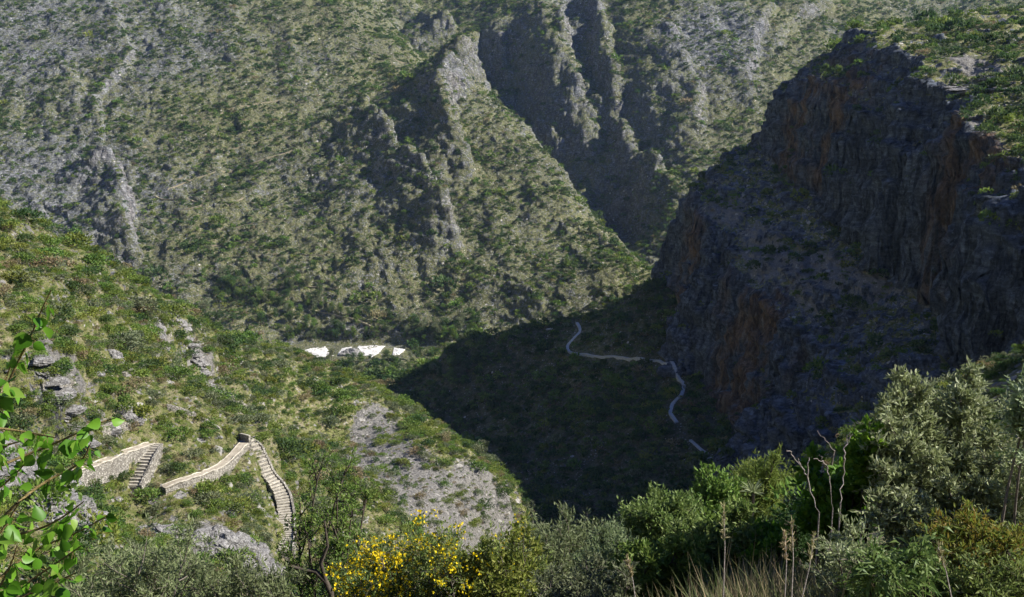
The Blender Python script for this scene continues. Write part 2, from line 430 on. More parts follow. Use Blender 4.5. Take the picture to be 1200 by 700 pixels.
    w1 = fbm(x, y, 0 * x, 75, 6, 61, 0.6) * 44
    xx = x + w1 * np.clip((y - 180) / 150, 0, 1)
    zc = np.full(x.shape, -400.0)
    for i in range(6):
        (x0, z0), (x1, z1) = q[i], q[i + 1]
        t = np.clip((xx - x0) / np.maximum(x1 - x0, 1.0), 0, 1)
        m = (xx >= x0) & ((xx < x1) | (i == 5))
        zc = np.where(m, z0 + (z1 - z0) * t + (0.12 * np.maximum(xx - x1, 0) if i == 5 else 0), zc)
    x0, z0 = q[0]
    zc = np.where(xx < x0, z0 - (x0 - xx) * 2.6, zc)
    rr = fbm(xw, yw, 0 * x, 30, 5, 65, 0.55, ridged=True)
    zc = zc + rr * 4.0 + 9 * fbm(x, y, 0 * x, 70, 4, 67, 0.55, ridged=True) * np.clip((y - 300) / 100, 0, 1)
    # --- knoll the photographer stands on
    r = np.hypot(x, y)
    fr = np.clip((x / np.maximum(y, 3) + 0.2) / 0.45, 0, 1)       # left .. right
    slope = 0.64 - 0.27 * fr
    zk = -1.75 - slope * np.maximum(y, -60) - 0.014 * np.maximum(y - 14, 0) ** 2 * (1.0 - 0.35 * fr)
    zk = zk + 0.16 * (14 - 14 * np.exp(-np.maximum(x - 4, 0) / 14)) * np.clip(y / 20, 0, 1)
    zk = zk + 0.22 * fbm(x, y, 0 * x, 5, 4, 71)
    # ridge rising on the near right
    C = list(map(tuple, pts([(1200, 428, 105), (1130, 452, 112), (1060, 482, 120), (1000, 515, 125), (930, 575, 110), (1200, 530, 70), (1100, 570, 75), (1290, 380, 105), (1000, 615, 70)])))
    C += [(110, 60, -8), (160, 110, -10), (300, 100, -40), (300, 250, -60), (20, 60, -42), (0, 110, -90), (60, 170, -70), (90, 230, -120), (0, 160, -150), (70, 20, 2), (60, 60, -18)]
    zg = np.minimum(rbf(C, x, y), -6) + 0.5 * fbm(x, y, 0 * x, 9, 4, 73)
    zg = np.where((y > 25) & (y < 300) & (x > -20), zg, -400)
    z = smax(zv, zs, 4)
    z = smax(z, zn, 2)
    z = np.maximum(z, zc)
    z = np.maximum(z, zg)
    z = smax(z, np.where(y < 130, zk, -400), 1.0)
    kind = np.zeros(x.shape, np.int8)       # 0 far, 1 valley, 2 spur, 3 left slope, 4 massif, 5 knoll, 6 right ridge
    for i, zz in ((1, np.where(floor > zf, floor, -999)), (2, zs), (3, zn), (4, zc), (6, zg), (5, np.where(y < 130, zk, -999))):
        kind = np.where(zz >= z - 2.0, i, kind)
    return z, kind

# polar sheet centred below the viewpoint: fine in front, coarse behind, 3.4 km in radius
th_in = np.linspace(-31, 31, TH_N if 'TH_N' in globals() else 1000)
th = np.concatenate([np.linspace(-180, -60, 25)[:-1], np.linspace(-60, -31, 50)[:-1], th_in, np.linspace(31, 62, 70)[1:], np.linspace(62, 180, 25)[1:-1]])
rk_ = [(0.4, 0), (2, 8), (20, 70), (90, 130), (300, 430), (470, 580), (740, 830), (860, 930), (1300, 1200), (1900, 1380), (3400, 1440)]
rad = np.exp(np.interp(np.arange(1441), [b for a, b in rk_], np.log([a for a, b in rk_])))
TH, RD = np.meshgrid(np.radians(th), rad, indexing='xy')     # rows = radius
GX, GY = RD * np.sin(TH), RD * np.cos(TH)
GZ, KIND = build_height(GX, GY)
NR, NC = GX.shape
def grid_normals(X, Y, Z):
    P = np.stack([X, Y, Z], -1)
    du = np.empty_like(P); dv = np.empty_like(P)
    du[:, 1:-1] = P[:, 2:] - P[:, :-2]; du[:, 0] = P[:, 1] - P[:, -1]; du[:, -1] = P[:, 0] - P[:, -2]
    dv[1:-1] = P[2:] - P[:-2]; dv[0] = P[1] - P[0]; dv[-1] = P[-1] - P[-2]
    n = np.cross(du, dv); n /= np.maximum(np.linalg.norm(n, axis=-1, keepdims=True), 1e-9)
    return n
N = grid_normals(GX, GY, GZ)
steep = 1 - N[..., 2]
# rocky relief pushed along the normal, strongest on steep faces
dist = np.hypot(GX, GY)
rel = fbm(GX, GY, GZ * 0.6, 22, 6, 81, 0.66, ridged=True)
sm = fbm(GX, GY, GZ, 5, 4, 85, 0.6)
amp = np.clip((dist - 70) / 120, 0, 1) * (0.5 + 7.0 * np.clip(steep - 0.12, 0, 0.5))
amp = np.where(KIND == 3, amp * 0.75, amp)
bed = (GZ * 0.95 + GX * 0.22 - GY * 0.12) / 7.5 + 1.6 * fbm(GX, GY, GZ, 55, 4, 87)
bf = bed - np.floor(bed); led = np.where(bf < 0.78, bf / 0.78, (1 - bf) / 0.22) ** 1.6
bed2 = (GZ + GX * 0.3) / 19.0 + 1.1 * fbm(GX, GY, GZ, 80, 3, 89)
bf2 = bed2 - np.floor(bed2); led2 = np.where(bf2 < 0.8, bf2 / 0.8, (1 - bf2) / 0.2) ** 2
disp = rel * amp * 1.2 + sm * amp * 0.6 + amp * (0.55 * led + 0.9 * led2 - 0.6)
GX2, GY2, GZ2 = GX + N[..., 0] * disp, GY + N[..., 1] * disp, GZ + N[..., 2] * disp
N2 = grid_normals(GX2, GY2, GZ2)
idx = np.arange(NR * NC).reshape(NR, NC)
nxt = np.roll(idx, -1, axis=1)
Q = np.stack([idx[:-1], nxt[:-1], nxt[1:], idx[1:]], -1).reshape(-1, 4)
V = np.stack([GX2, GY2, GZ2], -1).reshape(-1, 3)
c0 = np.array([[0, 0, V[:NC, 2].mean()]])
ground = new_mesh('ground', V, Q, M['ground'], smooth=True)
tag(ground, 'rocky scrub covered mountainsides, gorge and slopes', None, None, 'structure')

# picture position of every ground vertex (used to lay out real patches of rock, scree, orange stain)
def project(X, Y, Z):
    fy = Y * CP - Z * SP
    uy = Y * SP + Z * CP
    fy = np.maximum(fy, 1e-3)
    return 600 + FPX * X / fy, 350 - FPX * uy / fy
PX, PY = project(GX2, GY2, GZ2)
def patch(kind, cx, cy, Y, rx, ry, rot=0.0):
    """soft ellipse on the ground around a world point"""
    c = at(cx, cy, Y)
    dx, dy = GX - c.x, GY - c.y
    ca, sa = math.cos(rot), math.sin(rot)
    u, v = (dx * ca + dy * sa) / rx, (-dx * sa + dy * ca) / ry
    return np.clip(1.6 - np.hypot(u, v) * 1.2, 0, 1) * (KIND == kind if kind is not None else 1)
steep2 = 1 - N2[..., 2]
rock = 0.26 + np.where(KIND == 4, np.clip((steep - 0.16) * 1.8, 0, 0.8), np.clip((steep - 0.2) * 0.75, 0, 0.33))
bigv = fbm(GX, GY, 0 * GX, 160, 3, 91)
rock += 0.35 * bigv
rock = np.where(KIND == 0, rock + 0.02, rock)
rock = np.where(KIND == 3, rock - 0.10, rock)
rock = np.where(KIND == 2, rock - 0.1, rock)
rock = np.where(KIND == 4, rock + np.where(steep > 0.2, 0.3, -0.12), rock)
rock = np.where(KIND == 5, rock - 0.1, rock)
opatch = 0
for (a, b, c, d, e) in [(950, 200, 595, 22, 30), (985, 235, 560, 16, 26), (1150, 215, 370, 14, 26), (1165, 250, 350, 10, 20), (905, 380, 470, 14, 36), (860, 420, 480, 14, 40), (800, 300, 600, 12, 26), (1000, 170, 560, 12, 20)]:
    opatch = np.maximum(opatch, patch(4, a, b, c, d, e))
orange = np.where((KIND == 4), np.clip((steep - 0.25) * 3, 0, 1) * (0.04 + 1.5 * opatch), 0.12 * np.clip((steep - 0.3) * 3, 0, 1))
scree = np.zeros(GX.shape)
MOUNTAIN_ROCK = [(70, 60, 1370, 210, 190), (60, 230, 1070, 150, 100), (830, 60, 1520, 90, 120)]
for (a, b, c, d, e) in MOUNTAIN_ROCK: rock += 0.30 * patch(None, a, b, c, d, e)
for (a, b, c, d, e, f) in [(450, 560, 258, 15, 34, 0.2), (500, 598, 240, 15, 26, 0.3), (568, 600, 256, 11, 18, 0.0), (440, 525, 300, 8, 18, 0),
                           (75, 470, 165, 4, 7, 0), (20, 560, 118, 9, 12, 0), (270, 640, 150, 9, 9, 0)]:
    scree = np.maximum(scree, patch(3, a, b, c, d, e, f))
green = np.where(KIND == 3, 1.0, np.where(KIND >= 5, 0.9, np.where((KIND == 4), 1.0, np.where(KIND == 1, 0.6, 0.05))))
green = green + np.where(KIND == 0, 0.28, 0.0) + np.where(KIND == 0, 0.6, 0.9) * fbm(GX, GY, 0 * GX, 90, 3, 95)
for (a, b, c, d, e, g) in [(900, 300, 520, 16, 48, 0), (960, 350, 470, 18, 48, 0), (1030, 390, 430, 18, 40, 0), (850, 262, 590, 14, 30, 0), (1100, 420, 380, 12, 22, 0), (1140, 120, 470, 8, 40, 0.1)]:
    scree = np.maximum(scree, 0.75 * patch(4, a, b, c, d, e, g) * np.clip((0.5 - steep) * 6, 0, 1))
scree = np.maximum(scree, 0.8 * patch(3, 240, 412, 258, 5, 14, 0.7))
for nm, arr in (('rock', rock), ('orange', orange), ('scree', scree), ('green', green), ('peb', np.where((KIND == 3) | (KIND >= 5), 0.0, np.where(KIND == 4, -0.04 - 1.0 * (steep > 0.35), -0.2))), ('shade_tint', np.where(KIND == 4, np.clip(steep * 3 - 0.2, 0, 1), np.where(KIND == 2, 0.8, 0)))):  # last attribute marks cliff and spur rock whose colour carries painted shade
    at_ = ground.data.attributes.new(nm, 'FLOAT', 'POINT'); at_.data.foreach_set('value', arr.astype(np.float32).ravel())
bpy.context.view_layer.update()
def hit(px, py):
    ok, loc, nrm, i = ground.ray_cast((0, 0, 0), ray(px, py).normalized())
    return Vector(loc) if ok else None
def drop(x, y):
    ok, loc, nrm, i = ground.ray_cast((x, y, 900), (0, 0, -1))
    return loc.z if ok else 0.0

# thin blue air between the viewpoint and the far mountainsides
hz = NT('air')
hz.t.nodes.remove(hz.b)
pv = hz.n('ShaderNodeVolumePrincipled'); pv.inputs['Color'].default_value = (0.45, 0.66, 1.0, 1); pv.inputs['Density'].default_value = 0.00003
pv.inputs['Anisotropy'].default_value = 0.0
hz.l(pv.outputs[0], hz.t.nodes['Material Output'].inputs['Volume'])
xs, ys, zs_ = (-3600, 3600), (-3600, 3600), (float(V[:, 2].min()) - 1, float(V[:, 2].max()) + 20)
hv_ = np.array([(x, y, z) for z in zs_ for y in ys for x in xs])
tag(new_mesh('haze', hv_, [(0, 2, 3, 1), (4, 5, 7, 6), (0, 1, 5, 4), (2, 6, 7, 3), (0, 4, 6, 2), (1, 3, 7, 5)], hz.m), 'thin blue haze in the valley air', None, None, 'stuff')

# ------------------------------------------------------------------ labels that single out each of many
LOTS = {}
def lot(o, base, group, px, py): LOTS.setdefault(base, []).append((px, py, o, group))
ORD = ['leftmost', 'second from left', 'third from left', 'fourth from left', 'fifth from left', 'sixth from left', 'seventh from left', 'eighth from left', 'ninth from left', 'tenth from left', 'eleventh from left', 'twelfth from left', 'thirteenth from left', 'fourteenth from left', 'fifteenth from left', 'sixteenth from left']
ROWS = {1: [''], 2: ['upper half, ', 'lower half, '], 3: ['top third, ', 'middle third, ', 'bottom third, '], 4: ['top quarter, ', 'second quarter down, ', 'third quarter down, ', 'bottom quarter, ']}
def split_lots():
    for base, L in LOTS.items():
        if len(L) > 56:
            L = sorted(L, key=lambda t: t[0]); h = (len(L) + 1) // 2
            yield base + ', left side', L[:h]; yield base + ', right side', L[h:]
        else: yield base, L
def label_lots():
    for base, L in split_lots():
        L = sorted(L, key=lambda t: t[1]); n = len(L)
        nr = min(4, (n + 13) // 14)
        for r in range(nr):
            row = sorted(L[r * n // nr:(r + 1) * n // nr], key=lambda t: t[0])
            for i, (a, b, o, g) in enumerate(row):
                o['label'] = base if n == 1 else '%s, %s%s' % (base, ROWS[nr][r], ORD[min(i, 15)] if len(row) > 1 else 'alone')
                o['group'] = g

# ------------------------------------------------------------------ foliage builders
def unit(v): return v / np.maximum(np.linalg.norm(v, axis=-1, keepdims=True), 1e-9)
def leaf_quads(P, D, ln, wd, rng, fold=0.18, droop=0.0):
    """diamond leaves: base P, direction D, length ln, width wd -> verts, quads"""
    n = len(P)
    ln = ln * rng.uniform(0.7, 1.25, n)[:, None]; wd = wd * rng.uniform(0.7, 1.25, n)[:, None]
    D = unit(D); Rn = unit(rng.normal(size=(n, 3)))
    S = unit(np.cross(D, Rn)); U = np.cross(S, D)
    mid = P + D * ln * 0.45
    a = mid + S * wd * 0.5 + U * wd * fold; b = mid - S * wd * 0.5 + U * wd * fold
    tip = P + D * ln + np.array([0, 0, -1]) * droop * ln
    V = np.stack([P, a, tip, b], 1).reshape(-1, 3)
    return V, np.arange(4 * n).reshape(n, 4)
def clump(n, size, rng, lobes=7, flat=0.75, wratio=0.55, tall=1.0):
    """rounded shrub of unit radius sitting on z=0: leaves on a few uneven lobes"""
    C = rng.normal(size=(lobes, 3)) * [0.42, 0.42, 0.18]; C[:, 2] = np.abs(C[:, 2]) * tall + 0.32 * tall
    C[0] = (0, 0, 0.4 * tall)
    rr = rng.uniform(0.32, 0.62, lobes); rr[0] = 0.62
    k = rng.choice(lobes, n, p=rr ** 2 / (rr ** 2).sum())
    d = unit(rng.normal(size=(n, 3)))
    d[:, 2] = np.where(d[:, 2] < -0.35, -d[:, 2], d[:, 2])
    sh = rng.uniform(0.55, 1.08, n) ** 0.6
    P = C[k] + d * (rr[k] * sh)[:, None] * [1, 1, flat * tall]
    P[:, 2] = np.maximum(P[:, 2], 0.02)
    D = d + rng.normal(size=(n, 3)) * 0.55 + [0, 0, 0.25]
    return leaf_quads(P, D, size, size * wratio, rng)
def tube(path, r0, r1, sides=5):
    """tapered tube along a path -> verts, quads"""
    path = np.asarray(path, float); n = len(path)
    T = unit(np.gradient(path, axis=0)); ref = np.array([0.3, 0.9, 0.2])
    S = unit(np.cross(T, ref)); U = np.cross(T, S)
    rr = np.linspace(r0, r1, n)[:, None, None]
    an = np.linspace(0, 2 * np.pi, sides, endpoint=False)
    V = path[:, None] + rr * (np.cos(an)[None, :, None] * S[:, None] + np.sin(an)[None, :, None] * U[:, None])
    i = np.arange(n * sides).reshape(n, sides); j = np.roll(i, -1, 1)
    return V.reshape(-1, 3), np.stack([i[:-1], j[:-1], j[1:], i[1:]], -1).reshape(-1, 4)
def merge(parts):
    Vs, Fs, o = [], [], 0
    for V_, F_ in parts:
        Vs.append(V_); Fs.append(F_ + o); o += len(V_)
    return np.concatenate(Vs), np.concatenate(Fs)
def bez(a, b, c, n=7):
    t = np.linspace(0, 1, n)[:, None]
    return (1 - t) ** 2 * a + 2 * t * (1 - t) * b + t * t * c

G = lambda *c: c
M['leaf_mid'] = mat_leaf('mid_green_leaf', [(0.075, 0.14, 0.022), (0.14, 0.225, 0.04), (0.22, 0.29, 0.07)])
M['leaf_dark'] = mat_leaf('dark_green_leaf', [(0.03, 0.06, 0.018), (0.06, 0.11, 0.03), (0.10, 0.155, 0.045)])
M['leaf_grey'] = mat_leaf('grey_green_leaf', [(0.10, 0.125, 0.06), (0.17, 0.20, 0.10), (0.26, 0.285, 0.17)])
M['leaf_yellow'] = mat_leaf('yellow_green_leaf', [(0.12, 0.17, 0.025), (0.20, 0.25, 0.045), (0.28, 0.30, 0.08)])
M['leaf_dry'] = mat_leaf('dry_straw_leaf', [(0.16, 0.13, 0.06), (0.26, 0.21, 0.11), (0.34, 0.29, 0.17)])
M['bark'] = mat_bark('dark_bark', (0.035, 0.028, 0.022), (0.11, 0.09, 0.07))
M['twig'] = mat_bark('grey_twig_bark', (0.12, 0.10, 0.085), (0.26, 0.22, 0.19), 30)
SPEC = ['leaf_mid', 'leaf_dark', 'leaf_grey', 'leaf_yellow', 'leaf_dry']

def proto_collection(name, count, n, size, **kw):
    c = bpy.data.collections.new(name)
    for s in range(len(SPEC)):
        for v in range(count):
            V_, F_ = clump(n, size, RNG, **kw)
            o = new_mesh('shrub', V_, F_, M[SPEC[s]])
            COL.objects.unlink(o); c.objects.link(o); o.name = '%s_%02d' % (name, s * count + v)
    return c
def tree_parts(h, rng, conic=0.0, nleaf=900, lsize=0.5):
    """trunk+limbs mesh and crown mesh for a tree of height h"""
    r = h * (0.30 if not conic else 0.22)
    tr = [tube(bez(np.array([0, 0, -0.5]), np.array([rng.normal() * .03 * h, rng.normal() * .03 * h, h * .4]), np.array([rng.normal() * .04 * h, rng.normal() * .04 * h, h * .85])), h * .028, h * .006, 6)]
    C = []
    for k in range(9):
        zz = h * (0.28 + 0.62 * k / 9); a = rng.uniform(0, 6.28); l = r * (1.05 - conic * k / 9.5) * rng.uniform(0.6, 1.0)
        b = np.array([0, 0, zz]); e = b + np.array([math.cos(a) * l, math.sin(a) * l, h * .06])
        tr.append(tube(bez(b, (b + e) / 2 + [0, 0, -.01 * h], e, 4), h * .010, h * .003, 4)); C.append(e)
        C.append(b + (e - b) * 0.35 + [0, 0, h * 0.05])
    C.append(np.array([0, 0, h * 0.9]))
    C = np.array(C); rr = rng.uniform(0.32, 0.6, len(C)) * r * np.where(conic, 1.15 - 0.75 * C[:, 2] / h, 1.0)
    k = rng.choice(len(C), nleaf, p=rr ** 2 / (rr ** 2).sum()); d = unit(rng.normal(size=(nleaf, 3)))
    P = C[k] + d * (rr[k] * rng.uniform(0.4, 1.05, nleaf))[:, None] * [1, 1, .75]
    return merge(tr), leaf_quads(P, d + rng.normal(size=(nleaf, 3)) * .5 + [0, 0, .3], lsize, lsize * .5, rng)

FARC = proto_collection('far_scrub_shape', 3, 80, 0.42, lobes=5)
MIDC = proto_collection('near_scrub_shape', 4, 420, 0.19, lobes=8)

def instancer(name, P, idx, scale, rot, coll, label, sz=None):
    me = bpy.data.meshes.new(name); me.vertices.add(len(P)); me.vertices.foreach_set('co', np.asarray(P, np.float32).ravel())
    for nm, ty, ar in (('pick', 'INT', idx), ('size', 'FLOAT', scale), ('turn', 'FLOAT', rot)):
        a = me.attributes.new(nm, ty, 'POINT'); a.data.foreach_set('value', ar.astype(np.int32 if ty == 'INT' else np.float32))
    o = bpy.data.objects.new(name, me); link(o)
    ng = bpy.data.node_groups.new(name, 'GeometryNodeTree')
    ng.interface.new_socket('Geometry', in_out='INPUT', socket_type='NodeSocketGeometry')
    ng.interface.new_socket('Geometry', in_out='OUTPUT', socket_type='NodeSocketGeometry')
    gi, go = ng.nodes.new('NodeGroupInput'), ng.nodes.new('NodeGroupOutput')
    ci = ng.nodes.new('GeometryNodeCollectionInfo'); ci.inputs['Collection'].default_value = coll
    ci.inputs['Separate Children'].default_value = True; ci.inputs['Reset Children'].default_value = True
    ip = ng.nodes.new('GeometryNodeInstanceOnPoints'); ip.inputs['Pick Instance'].default_value = True
    def at_(nm, ty):
        a = ng.nodes.new('GeometryNodeInputNamedAttribute'); a.data_type = ty; a.inputs['Name'].default_value = nm; return a.outputs['Attribute']
    cx = ng.nodes.new('ShaderNodeCombineXYZ'); ng.links.new(at_('turn', 'FLOAT'), cx.inputs['Z'])
    ng.links.new(gi.outputs[0], ip.inputs['Points']); ng.links.new(ci.outputs[0], ip.inputs['Instance'])
    ng.links.new(at_('pick', 'INT'), ip.inputs['Instance Index']); ng.links.new(cx.outputs[0], ip.inputs['Rotation'])
    ng.links.new(at_('size', 'FLOAT'), ip.inputs['Scale']); ng.links.new(ip.outputs[0], go.inputs[0])
    md = o.modifiers.new('scatter', 'NODES'); md.node_group = ng
    return tag(o, label, None, None, 'stuff')

# which ground cells can be seen from the viewpoint or a few steps beside it
TE = (GZ2 + 0) / np.hypot(GX2, GY2)
cm = np.maximum.accumulate(TE, axis=0)
vis = TE >= cm - 0.02
cx = lambda A: A[:-1, :]
d1 = V.reshape(NR, NC, 3)
e1 = np.roll(d1, -1, axis=1)[:-1] - d1[:-1]; e2 = d1[1:] - d1[:-1]
AREA = np.linalg.norm(np.cross(e1, e2), axis=-1)
infr = (PX[:-1] > -90) & (PX[:-1] < 1290) & (PY[:-1] > -60) & (PY[:-1] < 760) & (GY[:-1] > 5)
K0 = KIND[:-1]; ST = (1 - N2[:-1, :, 2]); ROCK = rock[:-1]; SCREE = scree[:-1]
VIS = vis[:-1] & infr
nzA = fbm(GX, GY, 0 * GX, 40, 4, 201)[:-1]; nzB = fbm(GX, GY, 0 * GX, 14, 3, 203)[:-1]
def scatter(mask, dens, rng):
    w = (AREA * dens * mask).ravel(); tot = w.sum(); n = int(tot)
    cells = rng.choice(w.size, n, p=w / tot)
    r_, c_ = np.divmod(cells, NC)
    u, v = rng.random(n)[:, None], rng.random(n)[:, None]
    c2 = (c_ + 1) % NC
    A, B, C_, D_ = d1[r_, c_], d1[r_, c2], d1[r_ + 1, c2], d1[r_ + 1, c_]
    return (A * (1 - u) + B * u) * (1 - v) + (D_ * (1 - u) + C_ * u) * v, r_, c_
def species(n, w, rng, count): return rng.choice(5, n, p=np.array(w) / sum(w)) * count + rng.integers(0, count, n)

# --- scrub of the far mountainside, valley and shaded walls
cov = np.clip(1.0 - 1.1 * (ROCK - 0.30), 0.12, 1.3) * np.clip(1.25 - ST * 2.2, 0.05, 1)
dens = 0.052 * cov * np.clip(1 + 3.2 * nzA + 2.6 * nzB, 0.08, 4)
dens = np.where(K0 == 1, 0.045 * np.clip(1 + 1.5 * nzB, .3, 2), dens)
dens = np.where(K0 == 2, 0.10 * cov, dens); dens = np.where(K0 == 4, 0.055 * cov * np.clip(0.9 + 4 * nzA + 4 * nzB, .04, 5), dens)
river = np.zeros(K0.shape, bool)
P_, r_, c_ = scatter(VIS & ((K0 <= 2) | (K0 == 4)), dens, RNG)
kk = K0[r_, c_]; n = len(P_)
sz = np.exp(RNG.normal(0.42, 0.52, n)) * np.where(kk == 1, 1.35, 1.0) * np.where(kk == 4, 1.0, 1)
riv = (PX[r_, c_] > 338) & (PX[r_, c_] < 482) & (PY[r_, c_] > 400) & (PY[r_, c_] < 424) & (GY[r_, c_] > 760)
keep = ~riv
P_[:, 2] -= 0.2
TRK = [(676, 379), (681, 388), (672, 398), (664, 406), (668, 414), (690, 417), (720, 418), (748, 420), (775, 424), (792, 434), (802, 450), (799, 464), (788, 474), (785, 486), (793, 496), (809, 516), (818, 524), (829, 532)]
pxx, pyy = project(P_[:, 0], P_[:, 1], P_[:, 2])
for (x0, y0), (x1, y1) in zip(TRK[:-1], TRK[1:]):
    t = np.clip(((pxx - x0) * (x1 - x0) + (pyy - y0) * (y1 - y0)) / ((x1 - x0) ** 2 + (y1 - y0) ** 2), 0, 1)
    keep &= ~((np.hypot(pxx - x0 - t * (x1 - x0), pyy - y0 - 2 - t * (y1 - y0)) < 6) & (kk == 2))
FAR_PTS = (P_[keep], species(n, [4, 8, 1.5, 0.8, 0.3], RNG, 3)[keep], sz[keep], RNG.uniform(0, 6.28, n)[keep])
instancer('distant_scrub', *[FAR_PTS[i] for i in (0, 1, 2, 3)], FARC, 'countless low shrubs dotted over the far mountainsides and shaded cliffs')
print('far scrub', keep.sum())

# --- scrub of the near left hillside; the 300 that show largest become objects
dl = 0.17 * np.clip(1.0 - 0.8 * SCREE, 0.06, 1) * np.clip(1.2 - 0.9 * (ROCK - 0.26), 0.2, 1.2) * np.clip(1 + 2.2 * nzB + 1.2 * nzA, 0.15, 3)
P_, r_, c_ = scatter(VIS & (K0 == 3), dl, RNG); n = len(P_)
sz = np.exp(RNG.normal(0.12, 0.45, n)); P_[:, 2] -= 0.12
LEFT_S = [P_, species(n, [5, 3, 3, 3.2, 0.8], RNG, 4), sz, RNG.uniform(0, 6.28, n)]
P2, r2, c2_ = scatter(VIS & (K0 == 3), 0.5 * np.clip(1 - .5 * SCREE, .3, 1), RNG)
n2 = len(P2)
instancer('tussock_ground_cover', P2, species(n2, [3, 1, 3, 4, 2.5], RNG, 3), np.exp(RNG.normal(-1.15, 0.35, n2)), RNG.uniform(0, 6.28, n2), FARC, 'small tussocks and cushion plants carpeting the sunny left hillside')
P3, r3, c3 = scatter(VIS & (K0 >= 5) & (GY[:-1] > 16), 0.35 * np.ones(K0.shape), RNG); n3 = len(P3)
instancer('undergrowth', P3, species(n3, [3, 3, 3, 3, 1], RNG, 4), np.exp(RNG.normal(-0.6, 0.4, n3)), RNG.uniform(0, 6.28, n3), MIDC, 'tangled undergrowth on the slope just below the viewpoint')
print('left', n, n2, n3)

# ------------------------------------------------------------------ paths, walls, stairs
M['pale_path'] = mat_rough('trodden_pale_gravel', (0.26, 0.22, 0.16), (0.52, 0.46, 0.36), 0.9, 0.05)
M['wall_stone'] = mat_stone('dry_stone_wall', (0.22, 0.20, 0.17), (0.46, 0.43, 0.37), 2.6)
M['tread'] = mat_rough('pale_limestone_tread', (0.24, 0.215, 0.17), (0.62, 0.57, 0.47), 1.1, 0.05)
M['track'] = mat_rough('grey_mule_track', (0.34, 0.34, 0.32), (0.56, 0.55, 0.52), 1.0, 0.05)
M['dirt'] = mat_rough('ochre_dirt_track', (0.22, 0.19, 0.12), (0.34, 0.29, 0.20), 0.5, 0.1)
M['white_gravel'] = mat_rough('bleached_white_river_gravel', (0.42, 0.40, 0.37), (0.80, 0.78, 0.74), 0.35, 0.6)

def resample(P, step):
    P = np.asarray(P, float); L = np.concatenate([[0], np.cumsum(np.linalg.norm(np.diff(P[:, :2], axis=0), axis=1))])
    n = max(3, int(L[-1] / step)); t = np.linspace(0, L[-1], n)
    # smooth course
    Q_ = np.stack([np.interp(t, L, P[:, i]) for i in range(3)], 1)
    for _ in range(3): Q_[1:-1] = (Q_[:-2] + 2 * Q_[1:-1] + Q_[2:]) / 4
    return Q_
def course(px, step=1.5):
    P = [hit(*p) for p in px]; P = [tuple(p) for p in P if p is not None]
    return resample(P, step)
def band(Pc, w, top, skirt, zjit=0.0, rng=RNG):
    """solid strip: level top of width w, sides going down by skirt -> (top mesh, side mesh)"""
    T = unit(np.gradient(Pc[:, :2], axis=0)); S = np.stack([T[:, 1], -T[:, 0]], 1)
    n = len(Pc)
    w = w * (1 + 0.12 * rng.normal(size=n))[:, None] if zjit else np.full((n, 1), w)
    zt = Pc[:, 2] + top + zjit * rng.normal(size=n)
    A = np.column_stack([Pc[:, :2] - S * w / 2, zt]); B = np.column_stack([Pc[:, :2] + S * w / 2, zt])
    A0 = A.copy(); A0[:, 2] -= skirt; B0 = B.copy(); B0[:, 2] -= skirt
    i = np.arange(n - 1)
    topF = np.stack([i, i + 1, n + i + 1, n + i], 1)
    sideV = np.concatenate([A0, A, B, B0]); 
    sF = np.concatenate([np.stack([i, i + 1, n + i + 1, n + i], 1), np.stack([2 * n + i, 2 * n + i + 1, 3 * n + i + 1, 3 * n + i], 1),
                         np.array([[0, n, 2 * n, 3 * n], [n - 1, 2 * n - 1, 3 * n - 1, 4 * n - 1]])])
    return (np.concatenate([A, B]), topF), (sideV, sF)

def wall_path(label, px, w, top, skirt, group=None):
    Pc = course(px, 1.2)
    t_, s_ = band(Pc, w, top, skirt, 0.05)
    b = Pc[len(Pc) // 2]
    e = empty('stone_path', b, label, 'path', group)
    tv = t_[0] - b; new_mesh('path_surface', tv + [0, 0, 0.06], t_[1], M['pale_path'], e)
    new_mesh('retaining_wall', s_[0] - b, s_[1], M['wall_stone'], e)
    # rough kerb stones along both edges
    T = unit(np.gradient(Pc[:, :2], axis=0)); S = np.stack([T[:, 1], -T[:, 0]], 1)
    ks = []
    for sd in (-1, 1):
        K = Pc.copy() - b; K[:, :2] += S * (w / 2 - 0.1) * sd; K[:, 2] += top + 0.12 + 0.08 * RNG.normal(size=len(K))
        ks.append(tube(K, 0.14, 0.14, 5))
    v, f = merge(ks); new_mesh('kerb', v, f, M['tread'], e)
    return Pc
wall_path('long pale path on a stone retaining wall, climbing left to the lower stair foot', [(192, 577), (205, 571), (222, 566), (240, 560), (258, 552), (272, 541), (281, 529), (288, 523)], 1.9, 0.9, 3.4)
wall_path('walled path behind the leaf sprays, running left from the upper short stair', [(52, 572), (75, 562), (100, 555), (125, 545), (150, 534), (178, 525)], 1.8, 0.85, 3.4)

